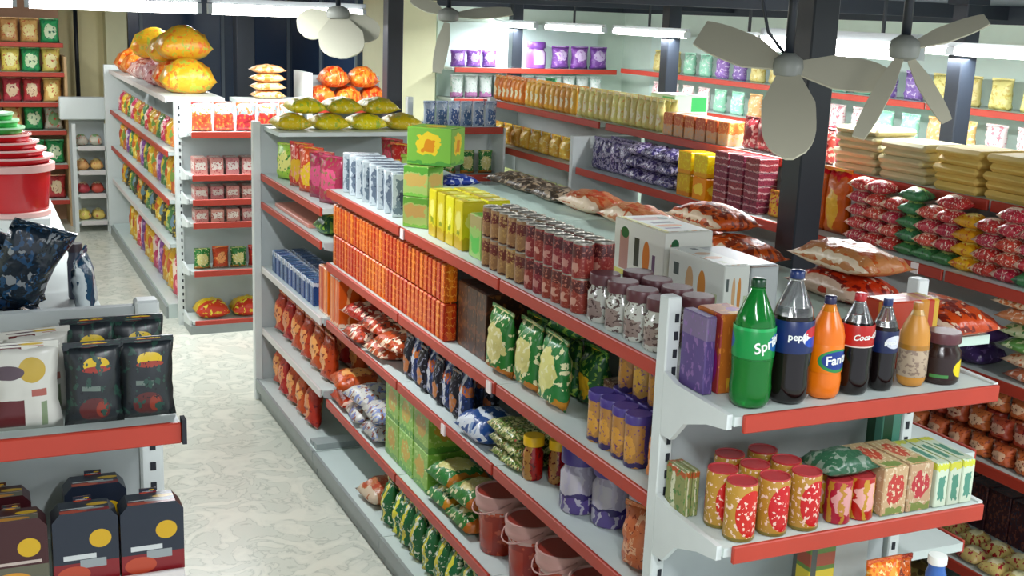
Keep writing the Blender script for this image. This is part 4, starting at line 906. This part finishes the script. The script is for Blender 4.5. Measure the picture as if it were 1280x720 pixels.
crp = flatp(.12, .11, .06, m_creamr, 97, 'cream_packet', 'packet'); crg = flatp(.12, .11, .06, mgrn, 98, 'green_packet', 'packet')
for q in range(2):
    for i in range(8):
        gg = i == 6; put(crg if gg else crp, (3.67+.13*q, 3.0+.12*i, .4412), H90+i, '%s packet, %s row, %s from near, right fourth shelf' % ('green' if gg else 'cream and red', ('front', 'back')[q], nth(i)), 'cream and red packets on the right fourth shelf')
m_dkm = P('dark_maroon_box', '#43242a', [('blot', 5, .56, '#7a4a3c'), ('blot', 8, .62, '#26344a')]); dmb = carton('', .12, .1, .2, m_dkm, 'dark_carton')
row_y(dmb, 3.98, .44, 2.8, 4.2, 11, 'dark maroon carton at the back of the right fourth shelf', 'dark cartons on the right fourth shelf')
m_brwn = P('brown_sack', '#8a6a3c', [('stripes', 4, .3, '#b09a5c'), ('blot', 4, .6, '#5c4424')], film=True); bsk = flatp(.26, .34, .13, m_brwn, 99, 'brown_sack', 'sack')
for i in range(5): put(bsk, (3.72, 3.0+.36*i, .1412), .1, 'brown and tan sack lying on the right base shelf, %s from near' % nth(i), 'brown sacks on the right base shelf')
# far bay of the right unit
m_am = P('amber_bag', '#e6b84a', [('blot', 5, .58, '#f2dc8c'), ('side', 0, .2, '#d88a3c')], film=True); ab = pouchp(.14, .15, .09, m_am, 100, 'amber_pouch')
row_y(ab, 3.7, Z5, 7.0, 8.6, 10, 'amber pouch beyond the white divider, right unit', 'amber pouches beyond the divider')
m_pg = P('pale_green_bag', '#ccd89a', [('blot', 5, .56, '#e8e0a8'), ('blot', 8, .62, '#8aa85c')], film=True); pgp = pouchp(.16, .18, .09, m_pg, 101, 'pale_green_pouch')
row_y(pgp, 3.7, 1.24, 7.0, 8.6, 9, 'pale green pouch beyond the white divider, lower shelf', 'pale green pouches beyond the divider')

# ------------------------------------------------------------------ FAR UNITS
blw = pouchp(.09, .175, .06, P('blue_white_pouch', '#b4c4da', [('rect', .2, .8, .1, .7, '#4a6a9c'), ('side', .9, 1, '#4a5a90'), ('blot', 5, .6, '#e0e6ee')], film=True), 110, 'blue_white_pouch')
row_x(blw, 7.97, 1.755, 2.94, 3.5, 6, 'blue and white pouch on the short shelving by the second column', 'blue and white pouches on the short shelving')
row_x(pouchp(.11, .16, .07, m_greenbag, 111), 7.99, 1.42, 2.94, 3.5, 4, 'greenish pouch under the blue and white pouches', 'greenish pouches on the short shelving')
ob = flatp(.22, .3, .17, m_orlite, 112)
for i in range(3):
    put(ob, (2.745+.222*i, 9.9, 1.7412), 0, 'bright orange bag in the tall narrow unit, lower %s' % ('left', 'middle', 'right')[i], 'bright orange bags in the tall unit')
    if i < 2: put(ob, (2.85+.25*i, 9.9, 1.90), .1*i, 'bright orange bag in the tall narrow unit, upper %s' % ('left', 'right')[i], 'bright orange bags in the tall unit')
pyw = pouchp(.16, .2, .1, m_ylbag, 113, 'yellow_pouch')
row_x(pyw, 9.85, 1.40, 2.64, 3.3, 4, 'yellow pouch in the tall narrow unit', 'yellow pouches in the tall unit')
put(pouchp(.2, .3, .12, P('amber_big_bag', '#e4b23c', [('blot', 4, .56, '#f0d468')], film=True), 114), (3.42, 9.55, 1.0), 0, 'amber bag standing just right of the second black column')
sh = thing('side_table', 'narrow ledge stand behind the second black column', 'stand', (3.42, 9.55, 0)); link('top', box_me(-.09, .09, -.1, .1, .97, .998), white2, sh); link('leg', box_me(-.02, .02, -.02, .02, 0, .97), white2, sh)
# far end unit A shelves
m_ro = P('red_orange_pouch', '#c8483c', [('band', .6, 1, '#9ab0b4'), ('blot', 5, .58, '#e88a4a')], film=True)
row_x(pouchp(.16, .22, .08, m_ro, 120, 'red_pouch'), 9.45, 1.58, 1.6, 2.45, 5, 'red and orange pouch with grey top, far end unit', 'red pouches on the far end unit', rows=1)
m_pw = P('pink_white_pack', '#cc8c84', [('rect', .1, .9, .3, .75, '#e6dcd2'), ('blot', 5, .6, '#a83844')]); 
for z, h, nm in ((1.25, .13, 'second'), (1.06, .1, 'third'), (.88, .1, 'fourth')):
    row_x(carton('', .1, .16, h, m_pw, 'pink_carton'), 9.46, z, 1.6, 2.45, 7, 'pink and white carton on the %s shelf of the far end unit' % nm, 'pink cartons on the %s far shelf' % nm)
row_x([pouchp(.13, .16, .08, m_greenbag, 122), pouchp(.13, .17, .08, m_redpk, 123)], 9.46, .5, 1.6, 2.45, 6, 'small green or red pouch low on the far end unit', 'pouches low on the far end unit')
row_x(flatp(.26, .24, .15, P('yellow_red_bag', '#e0b82c', [('band', 0, .3, '#d0442c'), ('blot', 5, .6, '#f0dc50')], film=True), 124), 9.5, .1, 1.6, 2.45, 3, 'yellow bag with red on the lowest far shelf', 'yellow bags on the lowest far shelf')
# A left face
am = [P('a_%d' % i, c, [('blot', 4, .56, d), ('oval', .5, .6, .25, .2, e_)], film=True) for i, (c, d, e_) in enumerate((('#d8a83c', '#e8d88c', '#c85a34'), ('#7a4a8c', '#c08ac0', '#e0d0d8'), ('#c8703c', '#e8b87a', '#7a9a4c'), ('#4a7a4c', '#a8b87a', '#e0c84a'), ('#3c3e34', '#b89a34', '#6a8a9a'), ('#c83c5c', '#e8a0a8', '#f0d8c8')))]
an = ['amber', 'violet', 'rust orange', 'green', 'dark olive', 'crimson']
for z, h, w, y0, y1, n, ids in ((1.37, .22, .22, 9.95, 13.6, 15, (2, 0, 5, 3)), (.98, .32, .24, 9.95, 13.6, 14, (2, 0, 3, 1)), (.62, .26, .26, 9.95, 13.5, 12, (4, 3, 4, 0)), (.12, .42, .26, 9.95, 13.0, 11, (5, 0, 0, 1))):
    pro = {k: pouchp(w*.85, h, .12, am[k], 130+k, 'far_pouch') for k in set(ids)}
    for i in range(n):
        k = ids[i % 4]; y = y0+(y1-y0)*(i+.5)/n
        put(pro[k], (1.6, y, z+.0012), H90, '%s pouch on the far left unit, %s shelf, %s from its near end' % (an[k], {1.37: 'top', .98: 'second', .62: 'third', .12: 'base'}[z], nth(i)), 'pouches on the far left unit, %s shelf' % {1.37: 'top', .98: 'second', .62: 'third', .12: 'base'}[z])
tb = [flatp(.4, .42, .26, m_orlite, 140), flatp(.36, .42, .2, m_pinkbag, 141), flatp(.4, .44, .28, P('amber_top_bag', '#e8b43a', [('blot', 5, .58, '#b8c24a'), ('blot', 8, .6, '#ec8a3c')], film=True), 142)]
for i, (x, y, dz, k) in enumerate(((1.7, 13.3, 0, 0), (1.72, 12.85, 0, 0), (1.7, 12.3, 0, 1), (1.72, 11.8, 0, 1), (1.72, 11.3, 0, 1), (1.75, 12.3, .2, 2), (1.75, 10.9, .0, 0), (1.75, 10.45, 0, 2), (1.76, 11.2, .2, 2), (1.76, 10.7, .26, 2))):
    put(tb[k], (x, y, 1.8012+dz), .2*i, '%s bag on top of the far left unit, %s' % (('orange', 'pink and white', 'yellow-green')[k], ('at its far end', 'second from the far end', 'third from the far end', 'in the middle of the row', 'just past the middle', 'upper one in the middle', 'nearer the end unit', 'nearest the end unit', 'upper one past the middle', 'upper one nearest the end unit')[i]), 'bags along the top of the far left unit')
for t in range(4): put(flatp(.26, .22, .07, P('bread_bag', '#e0b88a', [('blot', 4, .55, '#c8743c')], film=True), 145), (2.3, 9.9, 1.8012+t*.068), .1*t, 'tan packet in the small pile over the far end unit, %s layer' % nth(t), 'small pile over the far end unit')
tb2 = thing('top_ledge', 'pale ledge over the back of the far end unit', 'ledge'); link('board', box_me(2.02, 2.56, 9.72, 10.05, 1.77, 1.8), white2, tb2); link('support', box_me(2.52, 2.55, 9.75, 10.0, 0, 1.77), white2, tb2)
# back wall goods
m_vi = P('violet_pack', '#7a4a9c', [('oval', .5, .6, .3, .25, '#cdb8dc'), ('blot', 5, .6, '#a87ac0')], film=True)
pv = pouchp(.2, .22, .12, m_vi, 150, 'violet_pouch'); pvj = jar(.1, .2, .06, P('violet_tub', '#7a4496', [('rect', .3, .7, .2, .9, '#d8c0e4')], vary=0), mat('violet_lid', '#6a3a8c', .4), name='violet_tub', cat='tub')
put(pvj, (5.33, 11.2, 2.0212), 0, 'violet tub alone on the top back wall shelf')
for i, x in enumerate((5.6, 5.82, 6.04)): put(pv, (x, 11.2, 2.0212), 0, 'violet pouch on the top back wall shelf, %s from the tub' % nth(i), 'violet pouches on the back wall')
row_x(pouchp(.16, .16, .1, m_vi, 151), 11.2, 2.02, 4.4, 4.9, 3, 'violet pouch at the left of the top back wall shelf', 'violet pouches at the left of the back wall')
pwh = pouchp(.14, .22, .1, P('white_pack', '#dfe6e2', [('band', 0, .25, '#b87aa8'), ('blot', 5, .62, '#a8c8b8')], film=True), 152, 'white_pouch')
row_x(pwh, 11.2, 1.72, 4.4, 6.1, 11, 'white and mauve pouch on the second back wall shelf', 'white pouches on the second back wall shelf')
row_x(pouchp(.15, .2, .1, P('mint_pack', '#8fd0b0', [('blot', 5, .56, '#e8e8d8')], film=True), 153), 11.2, 1.42, 4.4, 6.1, 10, 'mint pouch on the third back wall shelf', 'mint pouches on the third back wall shelf')
# right wall goods
rw = [P('rw_%d' % i, c, [('blot', 5, .58, d)], film=True) for i, (c, d) in enumerate((('#e0d48c', '#c8b05c'), ('#8a6ab0', '#d8c8e4'), ('#a0dcc0', '#e4f0e4'), ('#eadcd8', '#d88a90'), ('#e8b87a', '#f0e0c0')))]
rn = ['yellowish', 'violet', 'mint', 'pink and white', 'peach']
rp = [pouchp(.19, .2, .1, mm, 160+i, 'wall_pouch') for i, mm in enumerate(rw)]
for z, nm, ids in ((2.05, 'top', (0, 0, 1, 2)), (1.75, 'second', (3, 4, 2, 3)), (1.45, 'third', (3, 2, 4, 3))):
    for i in range(26):
        k = ids[(i//2) % 4]; put(rp[k], (6.24, 3.55+.27*i, z+.0012), H90, '%s pouch on the %s right wall shelf, %s from its near end' % (rn[k], nm, nth(i)), 'pouches on the %s right wall shelf' % nm)
# far left wall goods
lw = [P('lw_%d' % i, c, [('oval', .5, .5, .3, .3, d), ('blot', 5, .62, e_)], film=True) for i, (c, d, e_) in enumerate((('#3fa86a', '#dff0c8', '#2a7a5a'), ('#e0b070', '#f0dc9a', '#c85a3c'), ('#e8d070', '#f4ecae', '#c86a4c'), ('#c8504a', '#f0d8b0', '#8a2c2c'), ('#b8b0a0', '#7a9a6a', '#c84a3c')))]
ln = ['green', 'tan', 'yellow', 'red', 'grey and green']; lp_ = [pouchp(.2, .26, .12, mm, 170+i, 'wall_pouch') for i, mm in enumerate(lw)]
for z, nm, ids in ((2.04, 'top', (1, 0, 1, 1)), (1.72, 'second', (0, 2, 2, 2)), (1.39, 'third', (3, 1, 3, 3)), (1.08, 'fourth', (0, 4, 4, 1)), (.7, 'fifth', (0, 0, 3, 0)), (.3, 'lowest', (4, 3, 1, 0))):
    for i in range(5):
        k = ids[(i+1) % 4]; put(lp_[k], (.12+.21*i, 14.6, z+.0012), 0, '%s pouch on the %s far left wall shelf, %s from left' % (ln[k], nm, nth(i)), 'pouches on the far left wall')
for i in range(4): put(pouchp(.2, .2, .1, P('teal_violet_pack', '#5a7a9c', [('blot', 4, .56, '#a878b0')], film=True), 176), (.3+.22*i, 14.6, 2.32), 0, 'teal and violet pouch standing above the top row, %s from left' % nth(i), 'pouches above the far left wall') if False else None
for z, k in ((.95, 4), (.68, 1), (.42, 3), (.12, 2)):
    for i in range(2): put(flatp(.14, .2, .12, lw[k], 177+k, 'rack_bag'), (1.21+.15*i, 14.17, z+.0012), .1, '%s bag on the low white rack, %s, %s level' % (ln[k], ('left', 'right')[i], {.95: 'top', .68: 'second', .42: 'third', .12: 'lowest'}[z]), 'bags on the low white rack')

# ------------------------------------------------------------------ ceiling fans with broad pale blades
bladem = mat('pale_blade', '#b9b5a0', .45, vary=.06); bladeb = mat('blue_grey_blade', '#8ea6c4', .4, vary=.06)
def blade_me(root, tip, width, th=.006, up=(0, 0, 1), round_=.5):
    A, B = Vector(root), Vector(tip); d = (B-A); L_ = d.length; d.normalize(); s = d.cross(Vector(up)).normalized(); n = s.cross(d)
    bm = bmesh.new(); out = []
    N_ = 12
    for i in range(N_+1):
        u = i/N_; w = width/2*min(1, .45+u*1.6)*(1 if u < .6 else math.sqrt(max(.02, 1-((u-.6)/.4)**2*round_*1.9 if round_ < .52 else 1-((u-.6)/.4)**2)))
        out.append((u, w))
    T, Bt = [], []
    for sg, arr in ((1, T), (-1, Bt)):
        for (u, w) in out:
            c = A+d*L_*u; arr.append((bm.verts.new(c+s*w+n*th/2*sg), bm.verts.new(c-s*w+n*th/2*sg)))
    for i in range(N_):
        bm.faces.new((T[i][0], T[i+1][0], T[i+1][1], T[i][1])); bm.faces.new((Bt[i][0], Bt[i][1], Bt[i+1][1], Bt[i+1][0]))
        bm.faces.new((T[i][0], Bt[i][0], Bt[i+1][0], T[i+1][0])); bm.faces.new((T[i][1], T[i+1][1], Bt[i+1][1], Bt[i][1]))
    bm.faces.new((T[0][0], T[0][1], Bt[0][1], Bt[0][0])); bm.faces.new((T[-1][0], Bt[-1][0], Bt[-1][1], T[-1][1]))
    return fin(bm, False)
CAMP = Vector((0, 0, 2.55))
def fan(hub, blades, label, mats, rod=.012, hr=.035):
    h = Vector(hub); t = thing('ceiling_fan', label, 'fan', hub)
    link('downrod', tube_me([(0, 0, .03), (0, 0, 2.715-h.z)], rod, 8), blackm, t)
    link('ceiling_cup', lathe_me([(.02, 2.66-h.z), (.04, 2.7-h.z), (.042, 2.719-h.z)], 16), mat('fan_white', '#b9bdb8', .4), t)
    link('motor_housing', lathe_me([(hr*.4, -.03), (hr, -.02), (hr*1.1, 0), (hr, .02), (hr*.4, .035)], 20), mat('fan_motor', '#8c8f88', .4), t)
    for i, (tip, w, rd) in enumerate(blades):
        tv = Vector(tip)-h; d = tv.normalized(); view = (CAMP-h).normalized()
        up = (view*.8+Vector((0, 0, .6))).normalized()
        link('blade', blade_me(d*hr*.9, tv, w, up=up, round_=rd), mats[i % len(mats)], t)
    return t
fan((1.90, 2.52, 2.445), [((1.775, 2.32, 2.24), .13, 1), ((1.75, 2.70, 2.52), .10, .2), ((2.14, 2.40, 2.425), .10, 1)], 'small ceiling fan with broad grey-beige blades in front of the thick black column', [bladem])
fan((2.16, 2.40, 2.50), [((2.36, 2.34, 2.58), .05, .3), ((1.965, 2.31, 2.29), .045, .3), ((2.22, 2.29, 2.33), .04, .3)], 'ceiling fan with narrow grey blades at the upper right', [bladem])
fan((1.60, 5.48, 2.52), [((1.42, 5.5, 2.44), .16, 1), ((1.55, 5.22, 2.33), .2, 1), ((1.75, 5.36, 2.42), .14, 1)], 'pale ceiling fan hanging left of the second black column', [mat('pearl_blade', '#c9c8b4', .35, vary=.05)], hr=.05)
fan((2.05, 5.25, 2.53), [((2.36, 5.24, 2.56), .06, .3), ((1.95, 5.12, 2.28), .06, .3), ((1.93, 5.4, 2.6), .07, .3)], 'pale ceiling fan hanging just right of the second black column', [mat('pearl_blade', '#c9c8b4')], hr=.045)
wire = link('hanging_wire', tube_me([(1.80, 2.56, 2.71), (1.83, 2.55, 2.6), (1.845, 2.54, 2.53), (1.89, 2.53, 2.48)], .004, 6), blackm); tag(wire, 'thin dark wire hanging beside the broad-bladed fan', 'wire')
